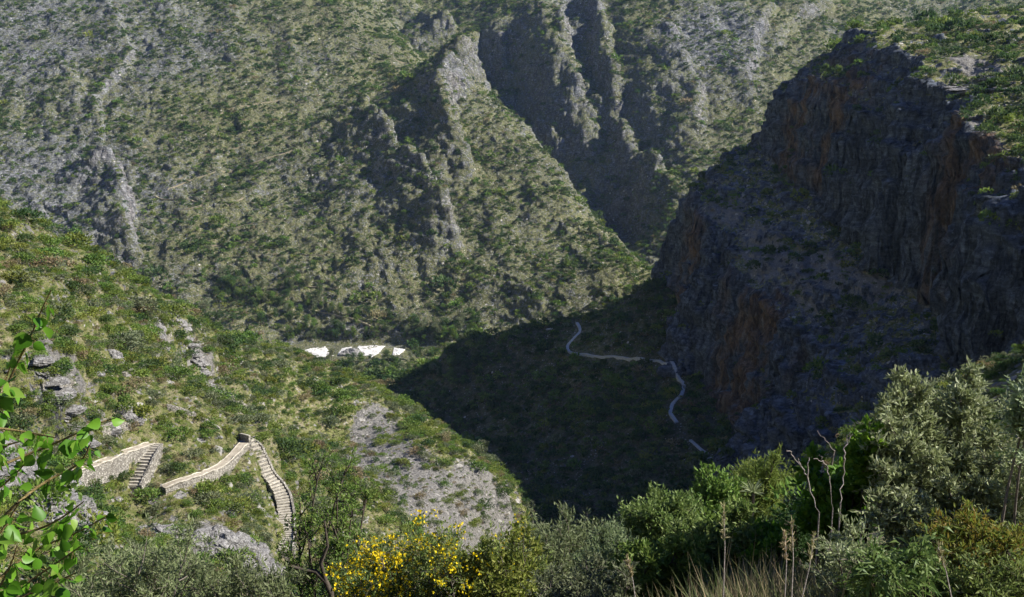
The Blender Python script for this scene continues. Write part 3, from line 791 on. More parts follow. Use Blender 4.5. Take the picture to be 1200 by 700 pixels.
def staircase(label, px, nstep, w, top, wall_side):
    P = [tuple(hit(*p)) for p in px]
    Q_ = resample(P, 0.5); 
    L = np.concatenate([[0], np.cumsum(np.linalg.norm(np.diff(Q_[:, :2], axis=0), axis=1))]); t = np.linspace(0, L[-1], nstep + 1)
    C = np.stack([np.interp(t, L, Q_[:, i]) for i in range(3)], 1)
    C[:, 2] = np.polyval(np.polyfit(t, C[:, 2], 3), t) + top
    e = empty('stone_staircase', C[0], label, 'stairs')
    o0 = C[0].copy()
    T = unit(np.gradient(C[:, :2], axis=0)); S = np.stack([T[:, 1], -T[:, 0]], 1)
    for i in range(nstep):
        a, b = C[i], C[i + 1]; run = np.linalg.norm((b - a)[:2]); ww = w * RNG.uniform(0.93, 1.07)
        t2 = (b - a)[:2] / run; s2 = np.array([t2[1], -t2[0]])
        z = max(a[2], b[2]) + RNG.normal() * 0.02
        vs = []
        dep = run * 0.74                      # pale slab; the rest of the run is a lower cobbled strip
        for (u0, u1, zt, zb) in ((0, dep, z, z - 0.22), (0, run * 1.02, z - 0.26, z - 2.2)):
            for (u, sd) in ((u0, -1), (u0, 1), (u1, 1), (u1, -1)):
                for zz in (zb, zt):
                    q = a[:2] + t2 * u + s2 * sd * ww / 2 * (1 if zb > z - 1 else 0.97)
                    vs.append((q[0] - o0[0], q[1] - o0[1], zz - o0[2]))
        F = []
        for o_ in (0, 8): F += [(o_, o_ + 2, o_ + 3, o_ + 1), (o_ + 2, o_ + 4, o_ + 5, o_ + 3), (o_ + 4, o_ + 6, o_ + 7, o_ + 5), (o_ + 6, o_, o_ + 1, o_ + 7), (o_ + 1, o_ + 3, o_ + 5, o_ + 7), (o_, o_ + 6, o_ + 4, o_ + 2)]
        st = new_mesh('step', np.array(vs), F, M['tread'], e)
        st.data.materials.append(M['wall_stone'])
        st.data.polygons.foreach_set('material_index', [0] * 6 + [1] * 6)
    # low parapet wall along one side, retaining wall below it
    Wc = C - o0; Wc[:, :2] += S * (w / 2 + 0.35) * wall_side
    n = len(Wc); prof = [(-0.22, -2.8), (-0.22, 0.45), (0.22, 0.45), (0.22, -2.8)]
    Vw = []
    for i in range(n):
        jz = RNG.normal() * 0.07
        for (u, z) in prof:
            q = Wc[i, :2] + S[i] * u; Vw.append((q[0], q[1], Wc[i, 2] + z + ((jz - .5 * max(0, 1 - i / 5)) if z > 0 else 0)))
    Fw = [(4 * i + k, 4 * i + k + 1, 4 * i + k + 5, 4 * i + k + 4) for i in range(n - 1) for k in range(3)] + [(0, 1, 2, 3), (4 * n - 4, 4 * n - 3, 4 * n - 2, 4 * n - 1)]
    new_mesh('side_wall', np.array(Vw), Fw, M['wall_stone'], e)
    return C
staircase('long curving flight of pale stone steps with a low wall, dropping from the hairpin', [(287, 523), (292, 522), (299, 527), (305, 541), (313, 558), (322, 574), (331, 592), (335, 610), (335, 630), (333, 655)], 44, 2.7, 0.9, -1)
staircase('short straight flight of pale stone steps left of the long walled path', [(181, 525), (175, 538), (168, 552), (161, 566), (156, 577)], 15, 2.1, 0.9, -1)

def track(label, px, w, mat, top=0.35, skirt=1.6, step=2.5):
    P = [hit(*p) for p in px]; P = [tuple(p) for p in P if p is not None]
    if len(P) < 2: return
    Pc = resample(P, step)
    Pc[:, 2] = [drop(a, b) for a, b in Pc[:, :2]]
    for _ in range(2): Pc[1:-1, 2] = (Pc[:-2, 2] + 2 * Pc[1:-1, 2] + Pc[2:, 2]) / 4
    t_, s_ = band(Pc, w, top, skirt)
    v, f = merge([t_, s_]); o = new_mesh('path', v, f, mat)
    tag(o, label, None, None, 'structure')
track('winding mule track across the shaded spur', [(676, 379), (681, 388), (672, 398), (664, 406), (668, 414), (690, 417), (720, 418), (748, 420), (775, 424), (792, 434), (802, 450), (799, 464), (788, 474), (785, 486), (793, 496)], 1.9, M['track'], 0.7, 2.2, 1.6)
track('short end of the mule track in the shade', [(809, 516), (818, 524), (829, 532)], 1.6, M['track'])
track('end of the mule track at the shadow edge', [(640, 386), (648, 385)], 2.6, M['track'])
for i, (px, w) in enumerate([([(237, 139), (262, 132), (290, 126), (318, 119), (334, 116)], 2.6), ([(334, 104), (350, 99), (362, 94)], 2.0),
        ([(276, 160), (298, 151), (306, 149)], 1.8), ([(182, 230), (205, 234), (232, 237)], 2.4), ([(196, 222), (222, 212), (246, 205), (275, 197), (310, 186), (342, 176)], 2.4),
        ([(205, 250), (222, 246), (238, 240)], 2.0), ([(262, 243), (285, 232)], 1.6), ([(410, 54), (435, 62), (462, 70), (488, 77)], 2.4),
        ([(190, 215), (215, 208)], 1.6), ([(150, 180), (172, 172)], 1.6), ([(255, 268), (290, 262), (315, 260)], 1.5), ([(230, 290), (270, 283), (300, 284)], 1.5), ([(245, 176), (300, 168), (340, 160)], 1.3), ([(300, 300), (345, 296), (380, 300)], 1.5), ([(320, 335), (360, 332), (395, 338)], 1.4), ([(360, 362), (390, 368), (420, 376), (448, 388)], 2.2)]):
    track(None, px, w, M['dirt'], 0.5, 1.8, 4)

# short dry-stone terrace walls on the left hillside
for lb, px in (('curved dry stone terrace wall below the pointed crag on the brow', [(182, 424), (190, 412), (196, 400), (200, 390)]), ('short terrace wall left of the curved terrace wall', [(145, 441), (158, 434), (172, 430)]),
               ('dry stone wall above the two grey slabs at the left', [(48, 452), (66, 446), (88, 450)]), ('low terrace wall between the grey slabs and the walled path', [(118, 505), (134, 498), (152, 500)]),
               ('long low terrace wall above the short stair', [(196, 478), (218, 484), (240, 494), (258, 505)]), ('terrace wall on the slope above the hairpin', [(262, 470), (280, 473), (298, 482)]),
               ('farthest small terrace wall right of the tawny slab', [(268, 440), (282, 448), (290, 458)])):
    Pc = course(px, 1.0); t_, s_ = band(Pc, .7, .75, 2.6, .07); b = Pc[len(Pc) // 2]; v, f = merge([t_, s_])
    tag(new_mesh('stone_wall', v - b, f, M['wall_stone'], None, False, b), lb, 'stone wall', 'terrace walls on the left hillside')

# bleached gravel banks of the dry river
def gravel(px):
    P = np.array([tuple(ray(*p) * (-214.0 / ray(*p).z)) for p in px]); c = P.mean(0)
    n = 22
    rr = np.linspace(0, 1, 7)[1:]
    ang = np.linspace(0, 1, 64, endpoint=False)
    B_ = np.concatenate([P, P[:1]]); L = np.linspace(0, 1, len(B_))
    bx, by = np.interp(ang, L, B_[:, 0]), np.interp(ang, L, B_[:, 1])
    jag = 1 + 0.07 * RNG.normal(size=64)
    Vg = [(c[0], c[1], -213.7)]
    for r in rr:
        for k in range(64):
            x_, y_ = c[0] + (bx[k] - c[0]) * r * (jag[k] if r > .9 else 1), c[1] + (by[k] - c[1]) * r * (jag[k] if r > .9 else 1)
            Vg.append((x_, y_, -213.9 + 0.3 * RNG.random() if r < .95 else -214.6))
    Fg = [(0, 1 + k, 1 + (k + 1) % 64) for k in range(64)]
    for j in range(5): Fg += [(1 + j * 64 + k, 1 + j * 64 + 64 + k, 1 + j * 64 + 64 + (k + 1) % 64, 1 + j * 64 + (k + 1) % 64) for k in range(64)]
    tag(new_mesh('riverbed', np.array(Vg), Fg, M['white_gravel'], smooth=False), 'bleached white gravel of the dry river', None, None, 'structure')
gravel([(343, 414), (362, 408), (384, 405), (386, 418), (372, 420), (350, 419)])
gravel([(395, 416), (400, 408), (413, 406), (410, 418)])
gravel([(416, 406), (436, 404), (452, 405), (446, 414), (436, 420), (424, 417)])
gravel([(459, 417), (461, 407), (476, 409), (468, 416)])
gravel([(492, 382), (512, 377), (528, 378), (524, 390), (500, 391)]) if False else None

# ------------------------------------------------------------------ rocks
M['limestone'] = None
def mat_limestone():
    k = NT('weathered_limestone', 0.93)
    tc = k.n('ShaderNodeTexCoord').outputs['Object']
    f = k.noise(1.3, 8, 0.72, vec=tc); g = k.noise(6, 6, 0.7, vec=tc)
    c = k.ramp(f, [(0.3, (0.16, 0.15, 0.145)), (0.45, (0.34, 0.325, 0.31)), (0.6, (0.50, 0.485, 0.465)), (0.75, (0.62, 0.60, 0.58))])
    c = k.mix(0.4, c, k.ramp(g, [(0.3, 0.4), (0.6, 1.0)]), 'MULTIPLY')
    cr = k.noise(1.1, 6, 0.65, vec=tc, dist=0.7)
    c = k.mix(0.8, c, k.ramp(cr, [(0.43, 1.0), (0.5, 0.22), (0.57, 1.0)]), 'MULTIPLY')
    k.color(c); k.normal(k.bump(k.math('ADD', f, k.math('MULTIPLY', g, 0.4)), 0.7, 1.0))
    return k.m
M['limestone'] = mat_limestone()
def sphere_grid(nu, nv):
    u = np.linspace(0, 2 * np.pi, nu, endpoint=False); v = np.linspace(0, np.pi, nv)
    U_, V_ = np.meshgrid(u, v); P = np.stack([np.cos(U_) * np.sin(V_), np.sin(U_) * np.sin(V_), np.cos(V_)], -1).reshape(-1, 3)
    i = np.arange(nu * nv).reshape(nv, nu); j = np.roll(i, -1, 1)
    return P, np.stack([i[:-1], i[1:], j[1:], j[:-1]], -1).reshape(-1, 4)
def rock_mesh(rx, ry, rz, seed, nu=150, nv=90, amp=0.45, sc=0.5):
    P, F = sphere_grid(nu, nv)
    Q_ = P * [rx, ry, rz]
    m = min(rx, ry)
    d = fbm(Q_[:, 0], Q_[:, 1] , Q_[:, 2] * 0.7, m * sc * 1.6, 6, seed, 0.6, ridged=True) * amp
    d2 = fbm(Q_[:, 0] + Q_[:, 2], Q_[:, 1] * 2, Q_[:, 2] * 2, m * sc, 4, seed + 7, 0.55) * amp * 0.8
    return Q_ * (1 + d + d2)[:, None], F
def chunk(r, rng, n=14, nu=26, nv=16):
    """angular block: a sphere cut by random planes, roughened"""
    P, F = sphere_grid(nu, nv); Nn = unit(rng.normal(size=(n, 3))); dd = rng.uniform(.55, 1.0, n)
    k = np.min(np.where(P @ Nn.T > 0.05, dd / np.maximum(P @ Nn.T, 0.05), 9), axis=1); k = np.minimum(k, 1.15)
    Q_ = P * k[:, None]; Q_ = Q_ * (1 + 0.22 * fbm(Q_[:, 0], Q_[:, 1], Q_[:, 2] * 2, .45, 4, int(rng.integers(999))))[:, None]
    return Q_ * r, F
def outcrop(name, label, px, py, rx, ry, rz, seed, rot=0, sink=0.3, cat='rock', group=None, **kw):
    p = hit(px, py)
    if p is None: return
    rng = np.random.default_rng(seed); ca, sa = math.cos(rot), math.sin(rot)
    nb = max(1, int(round(max(rx, ry) / min(rx, ry) * 2.4))); parts = []
    for i in range(nb):                                # bedrock core that ties the blocks together
        t = (i + .5) / nb * 2 - 1; u, v_ = (t * rx * .8, 0) if rx > ry else (0, t * ry * .8); m_ = min(rx, ry)
        X, Y = p.x + u * ca - v_ * sa, p.y + u * sa + v_ * ca
        cv, cf = chunk(np.array([m_ * 1.15, m_ * 1.0, max(rz * .42, .9)]), rng)
        parts.append((cv + [X - p.x, Y - p.y, drop(X, Y) - p.z - rz * .2], cf))
    for i in range(int(kw.get('blocks', 95))):
        a = rng.uniform(0, 6.28); r = math.sqrt(rng.random()) * .85; u, v_ = math.cos(a) * r * rx, math.sin(a) * r * ry
        X, Y = p.x + u * ca - v_ * sa, p.y + u * sa + v_ * ca
        s = min(rx, ry, rz * 1.6) * rng.uniform(.2, .52) * (1.15 - .45 * r)
        cv, cf = chunk(np.array([s * rng.uniform(.9, 1.7), s, s * rng.uniform(.7, 1.3) * min(1.3, rz / min(rx, ry))]), rng)
        t = rot + rng.normal() * .25; R_ = np.array([[math.cos(t), -math.sin(t), 0], [math.sin(t), math.cos(t), 0], [0, 0, 1]])
        tl = np.array(Matrix.Rotation(0.35 + rng.normal() * .15, 3, 'Y')); cv = cv @ (R_ @ tl).T
        parts.append((cv + [X - p.x, Y - p.y, drop(X, Y) - p.z + s * .1 + rz * .35 * (1 - r) * rng.random()], cf))
    v, f = merge(parts)
    return tag(new_mesh(name, v, f, M['limestone'], None, False, p), label, cat, group)
def outcrop_old(name, label, px, py, rx, ry, rz, seed, rot=0, sink=0.3, cat='rock', group=None, **kw):
    p = hit(px, py)
    if p is None: return
    v, f = rock_mesh(rx, ry, rz, seed, **kw)
    o = new_mesh(name, v, f, M['limestone'], None, False, (p.x, p.y, p.z + rz * (1 - 2 * sink) * 0.5)); o.rotation_euler = (R(8), R(-6), rot)
    return tag(o, label, cat, group)
outcrop('rock_outcrop', 'largest pale fluted limestone outcrop left of the long stair foot', 274, 648, 6.0, 4.2, 3.6, 3)
outcrop('rock_outcrop', 'low jagged limestone outcrop at the lower end of the long stair', 303, 668, 3.2, 2.6, 2.4, 4, 0.6)
outcrop('rock_outcrop', 'pale limestone ledge just below the short stair', 185, 628, 5.5, 2.6, 1.8, 6, -0.4)
outcrop('rock_outcrop', 'small limestone knob between the ledge and the fluted outcrop', 222, 633, 2.2, 1.6, 1.4, 8, 0.2)
outcrop('rock_outcrop', 'broad grey rock slope behind the leaf sprays at the left edge', 12, 560, 6, 4.5, 3.0, 9, 0.3)
outcrop('rock_outcrop', 'broken grey rocks under the leaf sprays near the left edge', 45, 592, 4.5, 3.2, 2.0, 12, 0.1)
outcrop('rock_outcrop', 'grey rock shelf below the walled path, right of the leaf sprays', 92, 600, 3.8, 2.4, 1.5, 14, 0.5)
outcrop('rock_outcrop', 'flat grey slab on the hillside at the left, upper of two slabs', 68, 461, 4.2, 2.4, 0.9, 15, 0.1)
outcrop('rock_outcrop', 'flat grey slab on the hillside at the left, lower of two slabs', 84, 480, 3.0, 2.4, 0.8, 16, 0.1)
outcrop('rock_outcrop', 'pale pointed crag on the brow above the zigzag stairs', 190, 402, 1.4, 5.0, 3.6, 17, 0.5)
outcrop('rock_outcrop', 'tilted tawny rock slab running down from the pointed crag', 228, 415, 1.8, 8.5, 1.3, 18, 0.9)
outcrop('rock_outcrop', 'small white crag left of the pointed crag', 136, 420, 1.2, 1.6, 2.0, 19)
outcrop('rock_outcrop', 'grey rocks beside the dark leaf tips above the walled path', 150, 488, 1.8, 1.6, 1.3, 20)
outcrop('rock_outcrop', 'dark grey rock between the white gravel banks of the river', 413, 416, 11, 7, 7, 21)
outcrop('rock_outcrop', 'grey rock wedge at the bottom edge right of the dark limbed tree', 445, 662, 3.2, 2.2, 3.2, 26)
outcrop('rock_outcrop', 'long pale slab on the shaded cliff plateau top right', 1135, 105, 5, 26, 2, 23, 0.15, 0.42)
outcrop('rock_outcrop', 'second pale slab right of the long slab on the plateau', 1165, 95, 2.5, 16, 2, 24, 0.25, 0.42)
for i, (a, b, s) in enumerate([(438, 462, 3.6), (432, 467, 2.8), (444, 472, 3.8), (436, 476, 2.6), (440, 468, 2.4), (410, 440, 2.8), (404, 446, 2.4), (448, 478, 2.8), (466, 438, 2.8), (430, 458, 2.2)]):
    q = ray(a, b) * (-219 / ray(a, b).z); v, f = chunk(np.array([s, s * .8, s * .6]), RNG)
    o = new_mesh('boulder', v, f, M['white_gravel'], None, False, (q.x, q.y, drop(q.x, q.y) + s * .2)); tag(o, 'x', 'boulder')
    lot(o, 'white boulder where the stream enters the dark gorge', 'white boulders in the stream bed', a, b)
# loose rocks on the left hillside
k_ = 0
for i in np.argsort(RNG.random(len(P2)))[:3000]:
    if k_ >= 130: break
    x_, y_, z_ = P2[i]; px_, py_ = project(x_, y_, z_)
    if not (0 < px_ < 580 and 250 < py_ < 640): continue
    s = float(np.exp(RNG.normal(-0.45, 0.5)))
    if k_ < 6:
        v, f = chunk(np.array([1, .8, .65]), RNG)
        if k_ == 0: RK = []
        me_o = new_mesh('hillside_rock', v, f, M['limestone']); RK.append(me_o.data); o = me_o
    else:
        o = bpy.data.objects.new('hillside_rock', RK[k_ % 6]); link(o)
    o.location = (x_, y_, z_); o.scale = (s, s, s * .8); o.rotation_euler = (0, 0, RNG.uniform(0, 6.28))
    zone = 'above the zigzag stairs' if py_ < 520 else 'below the zigzag stairs'
    if px_ > 350: zone = 'right of the stairs'
    tag(o, 'x', 'rock'); lot(o, 'loose pale rock %s' % zone, 'loose rocks %s' % zone, px_, py_); k_ += 1

# ------------------------------------------------------------------ hillside shrubs: the 300 that show largest are objects
Pn, pk, sz, rt = LEFT_S
px_, py_ = project(Pn[:, 0], Pn[:, 1], Pn[:, 2])
# keep stairs and paths clear
clear = [(181, 525, 156, 577, 9), (192, 577, 288, 523, 7), (291, 522, 322, 575, 11), (322, 575, 334, 655, 12), (52, 572, 178, 525, 7)]
ok = np.ones(len(Pn), bool)
for (x0, y0, x1, y1, w) in clear:
    t = np.clip(((px_ - x0) * (x1 - x0) + (py_ - y0 - 3) * (y1 - y0)) / ((x1 - x0) ** 2 + (y1 - y0) ** 2), 0, 1)
    dd = np.hypot(px_ - x0 - t * (x1 - x0), py_ - 3 - y0 - t * (y1 - y0))
    ok &= dd > w + sz * 3
Pn, pk, sz, rt, px_, py_ = Pn[ok], pk[ok], sz[ok], rt[ok], px_[ok], py_[ok]
app = sz / np.linalg.norm(Pn, axis=1) * ((px_ > 2) & (px_ < 598) & (py_ > 245) & (py_ < 640) & ((px_ > 130) | (py_ < 530)))
order = np.argsort(-app); big = order[:296]; rest = order[296:]
instancer('hillside_scrub', Pn[rest], pk[rest], sz[rest], rt[rest], MIDC, 'smaller shrubs scattered thickly over the sunny left hillside')
sp_name = ['mid green', 'dark green', 'grey green', 'yellow green', 'straw coloured']
MID_ME = [o.data for o in MIDC.objects]
for i in big:
    o = bpy.data.objects.new('shrub', MID_ME[int(pk[i])]); link(o)
    o.location = Pn[i]; s = float(sz[i]); o.scale = (s, s, s * .9); o.rotation_euler = (0, 0, float(rt[i]))
    x_, y_ = px_[i], py_[i]
    z = ('high up near the skyline' if y_ < 380 and x_ < 220 else 'above the walled path' if y_ < 500 and x_ < 200 else
         'on the brow above the long stair' if y_ < 515 and x_ < 400 else 'between the two stairs' if x_ < 290 and y_ < 580 else
         'below the walled paths' if x_ < 320 else 'right of the long stair' if x_ < 430 else 'above the gorge')
    tag(o, 'x', 'shrub'); lot(o, '%s %s shrub %s' % ('big' if s > 1.9 else 'rounded', sp_name[int(pk[i]) // 4], z), '%s shrubs %s' % (sp_name[int(pk[i]) // 4], z), x_, y_)

# ------------------------------------------------------------------ trees in the valley and on the far side
def tree_proto(name, h, conic, nleaf, ls, mat, rng):
    (tv, tf), (lv, lf) = tree_parts(h, rng, conic, nleaf, ls)
    t = new_mesh('trunk', tv, tf, M['bark']); c = new_mesh('crown', lv, lf, M[mat])
    COL.objects.unlink(t); COL.objects.unlink(c)
    return t.data, c.data
TP = {'broad': [tree_proto('b', 8, 0, 800, .6, m, RNG) for m in ('leaf_dark', 'leaf_mid', 'leaf_dark', 'leaf_grey')],
      'pine': [tree_proto('p', 10, .8, 800, .6, m, RNG) for m in ('leaf_dark', 'leaf_mid')]}
def put_tree(kind, px, py, s, label, group, v=None):
    p = hit(px, py)
    if p is None or p.y < 600: return
    t, c = TP[kind][RNG.integers(0, len(TP[kind])) if v is None else v]
    e = empty('pine_tree' if kind == 'pine' else 'broadleaf_tree', p, label, 'tree', group, RNG.uniform(0, 6.28), s)
    lot(e, label, group, px, py)
    for nm, me in (('trunk', t), ('crown', c)):
        o = bpy.data.objects.new(nm, me); link(o); o.parent = e
    return True
for (a, b, s) in [(588, 278, 1.0), (596, 284, .8), (606, 290, 1.25), (613, 294, .9), (622, 302, .8), (640, 308, 1.1), (649, 314, .8), (664, 318, 1.35), (672, 322, .9), (692, 276, 1.3), (708, 286, 1.1), (735, 322, 1.0)]:
    put_tree('pine', a, b, s, 'tall pine on the lit ridge foot beside the dark gorge', 'pines along the gorge edge')
zones = [((335, 500), (388, 401), 0, 1.0, 'dark tree on the bank behind the white gravel', 'trees behind the white gravel', 40), ((345, 475), (421, 427), 0, .6, 'bushy tree on the near bank of the white gravel', 'trees on the near gravel bank', 14), ((480, 560), (378, 402), 0, 1.2, 'lush tree at the valley bottom right of the white gravel', 'lush valley bottom trees', 34), ((235, 345), (325, 382), 34, 1.35, 'dark round tree low on the far slope', 'trees low on the far slope', 45),
         ((330, 400), (330, 400), 26, 1.15, 'dark round tree above the white gravel banks', 'trees above the white gravel', 44),
         ((400, 560), (365, 402), 22, 1.1, 'small tree on the terraces right of the white gravel', 'trees on the valley terraces', 26),
         ((370, 560), (420, 450), 24, 1.1, 'leafy tree below the white gravel', 'trees along the stream', 40),
         ((20, 560), (15, 300), 0, .8, 'bushy tree on the far mountainside', 'scattered trees on the far mountainside', 70),
         ((700, 880), (10, 220), 0, .8, 'bushy tree on the far right ridges', 'scattered trees on the far right ridges', 26)]
for (xr, yr, q, s, lb, gr, n) in zones:
    done = 0
    for i in range(n * 4):
        a_, b_ = RNG.uniform(*xr), RNG.uniform(*yr)
        if 340 < a_ < 480 and 402 < b_ < 421: continue
        if done < n and put_tree('broad', a_, b_, s * RNG.uniform(.65, 1.25), lb, gr): done += 1

# ------------------------------------------------------------------ foreground plants
def bush(name, label, cat, base, tips, leaf, mat, stem_mat='bark', branch=6, twigs=5, per=14, spread=0.45, width=0.35, rad=0.02, droop=0.0, fill=0.35, seed=1, group=None, twl=0.18, up=0.35):
    """stems rise from base to each tip (world points); side branches and leafy twigs along them"""
    rng = np.random.default_rng(seed)
    base = np.array(base, float); S_, LP, LD = [], [], []
    H = max(t[2] for t in tips) - base[2]
    for tp in tips:
        tp = np.array(tp, float) ; b = base + rng.normal(size=3) * [H * .06, H * .06, 0]
        ln = np.linalg.norm(tp - b); mid = b + (tp - b) * .5 + np.array([0, 0, ln * .12]) - (tp - b) * [.25, .25, 0] * rng.uniform(0, 1) + rng.normal(size=3) * ln * .05
        st = bez(b, mid, tp, 9); S_.append(tube(st, rad, rad * .25, 5))
        for k in range(branch):
            t = 1 - (rng.uniform(0, 1) ** 1.3) * (1 - fill); i = min(7, int(t * 8)); o = st[i] + (st[i + 1] - st[i]) * rng.random()
            d = unit(rng.normal(size=3) + [0, 0, up] + unit(tp - b) * .7); bl = ln * spread * rng.uniform(.35, 1.0) * (1.15 - .6 * t)
            e = o + d * bl; br = bez(o, o + d * bl * .5 + rng.normal(size=3) * bl * .1, e + [0, 0, bl * .12], 6); S_.append(tube(br, rad * .4, rad * .12, 4))
            for m in range(twigs):
                j = rng.uniform(.15, 1); q = br[min(4, int(j * 5))] ; q = q + (br[min(5, int(j * 5) + 1)] - q) * rng.random()
                d2 = unit(d + rng.normal(size=3) * .8 + [0, 0, .3]); l2 = twl * rng.uniform(.6, 1.3)
                S_.append(tube(np.array([q, q + d2 * l2 * .5, q + d2 * l2]), rad * .12, rad * .06, 3))
                u = rng.uniform(.05, 1.0, per)[:, None]
                LP.append(q + d2 * l2 * u + rng.normal(size=(per, 3)) * leaf * .25); LD.append(d2 * .8 + rng.normal(size=(per, 3)) * .75 + [0, 0, .15])
    LP, LD = np.concatenate(LP), np.concatenate(LD)
    e = empty(name, base, label, cat, group)
    v, f = merge(S_); new_mesh('branches', v - base, f, M[stem_mat], e, True)
    v, f = leaf_quads(LP, LD, leaf, leaf * width, rng, droop=droop); new_mesh('foliage', v - base, f, M[mat], e)
    return e, LP
def foot(x, y): return (x, y, drop(x, y) - 0.05)
def tipset(rng, cx, cy, Y, rx, ry, n, dY=0.8):
    """points filling the upper part of a crown seen around (cx,cy)"""
    o = []
    for i in range(n):
        a = rng.uniform(0, 2 * np.pi); r = math.sqrt(rng.uniform(0.05, 1))
        o.append(tuple(at(cx + math.cos(a) * r * rx, cy + math.sin(a) * r * ry, Y + rng.uniform(-dY, dY))))
    return o
M['olive'] = mat_leaf('silvery_olive_leaf', [(0.18, 0.23, 0.09), (0.31, 0.38, 0.17), (0.47, 0.52, 0.31)], 0.55, .3, .25)
M['bright'] = mat_leaf('glossy_bright_leaf', [(0.06, 0.13, 0.012), (0.12, 0.22, 0.02), (0.20, 0.32, 0.03)], 0.5, .45, .25)
M['fresh'] = mat_leaf('fresh_spring_leaf', [(0.07, 0.17, 0.012), (0.13, 0.27, 0.02), (0.22, 0.36, 0.04)], 0.45, .45, .3, .1, .005)
M['rosemary'] = mat_leaf('soft_grey_green_leaf', [(0.14, 0.18, 0.075), (0.22, 0.27, 0.12), (0.32, 0.36, 0.19)], .6, .45)
M['herb'] = mat_leaf('herb_green_leaf', [(0.085, 0.135, 0.03), (0.15, 0.205, 0.05), (0.24, 0.29, 0.10)], .5, .35)
M['sumac'] = mat_leaf('reddening_leaf', [(0.12, 0.18, 0.03), (0.16, 0.21, 0.03), (0.22, 0.15, 0.03), (0.16, 0.22, 0.04)], .5, .4)
M['flower'] = mat_leaf('yellow_broom_petal', [(0.78, 0.58, 0.01), (0.88, 0.70, 0.03), (0.82, 0.62, 0.01)], .6, .35, .1, .05, .003)
M['straw'] = mat_leaf('dry_grass_blade', [(0.28, 0.23, 0.12), (0.46, 0.38, 0.22), (0.20, 0.22, 0.08)], .7, .3)
M['grass'] = mat_leaf('green_grass_blade', [(0.06, 0.10, 0.02), (0.12, 0.16, 0.04), (0.2, 0.2, 0.08)], .6, .35)
M['dead'] = mat_bark('bleached_dead_wood', (0.20, 0.17, 0.15), (0.42, 0.37, 0.33), 40)
rg = np.random.default_rng(77)
def B(name, label, cat, px, py, Y, rx, ry, n, by=None, **kw):
    c = at(px, py, Y); b = foot(c.x, c.y + (by or 0))
    rr = np.random.default_rng(kw.get('seed', 1) + 500)
    return bush(name, label, cat, b, tipset(rr, px, py, Y, rx, ry, n, kw.pop('dY', .8)), **kw)

# right: tall silvery bush in front of the shaded cliff, its lobes as in the photo
c = at(1100, 640, 10.5)
tips = [tuple(at(a - 8, b - 4, Y)) for a, b, Y in [(1040, 500, 10.2), (1035, 530, 9.9), (1038, 560, 9.6), (1040, 610, 9.3), (1080, 640, 9.0), (1120, 640, 9.0), (1065, 600, 9.2), (1150, 455, 10.9), (1066, 470, 10.4), (1046, 478, 10.3), (1052, 505, 10.0), (1070, 455, 10.5), (1082, 480, 10.8), (1090, 505, 10.2), (1060, 530, 9.8), (1138, 452, 10.9), (1134, 478, 10.4), (1150, 490, 10.7), 
        (1170, 520, 10.5), (1140, 540, 9.9), (1100, 545, 9.7), (1180, 545, 10.2), (1075, 570, 9.6), (1120, 580, 9.4), (1160, 580, 9.6), (1050, 590, 9.5), (1095, 610, 9.2), (1145, 620, 9.2), (1175, 600, 9.5), (1190, 570, 10.1)]]
bush('olive_bush', 'tall silvery green bush with forked top against the dark cliff', 'bush', foot(c.x, c.y), tips, .075, 'olive', 'twig', branch=19, twigs=7, per=13, spread=.12, width=.36, rad=.03, fill=.4, seed=3, twl=.17)
B('olive_bush', 'silvery bush cut off by the right edge beside the tall forked one', 'bush', 1215, 560, 9.5, 40, 90, 11, leaf=.07, mat='olive', stem_mat='twig', branch=12, twigs=6, per=14, spread=.28, seed=5)
B('olive_bush', 'silvery twig tips high at the right edge', 'bush', 1212, 455, 8.5, 12, 40, 4, leaf=.065, mat='olive', stem_mat='twig', branch=9, twigs=6, per=12, spread=.12, fill=.8, seed=6)
B('olive_bush', 'small pale silvery bush at the bottom, left of the ferny shrub', 'bush', 990, 655, 8.0, 26, 22, 8, leaf=.055, mat='olive', stem_mat='twig', branch=9, twigs=5, per=14, spread=.25, seed=7)
B('broadleaf_bush', 'glossy bright green bush in shade left of the tall silvery bush', 'bush', 980, 585, 11.0, 32, 48, 12, leaf=.11, mat='bright', branch=8, twigs=5, per=11, width=.6, spread=.25, seed=8)
B('broadleaf_bush', 'sunlit bright green top poking out beside the silvery bush', 'bush', 1022, 537, 10.6, 16, 20, 6, leaf=.10, mat='bright', branch=8, twigs=5, per=11, width=.6, spread=.12, fill=.75, seed=9)
B('fern_like_shrub', 'dark green shrub with long narrow leaflets at the bottom', 'shrub', 1045, 672, 7.2, 34, 18, 9, leaf=.10, mat='herb', branch=7, twigs=5, per=14, width=.22, spread=.3, seed=10, droop=.3)
for i, (a, b, r_, l) in enumerate([(1150, 628, 26, 'reddening orange and green shrub below the tall silvery bush at right'), (1108, 632, 14, 'small orange tinged shrub tip left of the larger reddening shrub'), (1130, 655, 18, 'low red and yellow leaved shrub near the bottom right'), (1185, 640, 16, 'orange leaved shrub at the right edge near the bottom')]):
    B('sumac_shrub', l, 'shrub', a, b, 7.8, r_, 8, 6, leaf=.06, mat='sumac', branch=6, twigs=5, per=12, width=.32, spread=.16, fill=.7, seed=20 + i)
B('green_bush', 'dull green bush filling the bottom right corner', 'bush', 1160, 690, 7.0, 60, 18, 12, leaf=.05, mat='herb', branch=8, twigs=5, per=14, spread=.3, seed=27)
B('green_bush', 'green bush at the bottom between the broom and the grass', 'bush', 1090, 690, 7.4, 50, 12, 9, leaf=.05, mat='herb', branch=8, twigs=5, per=14, spread=.3, seed=28)
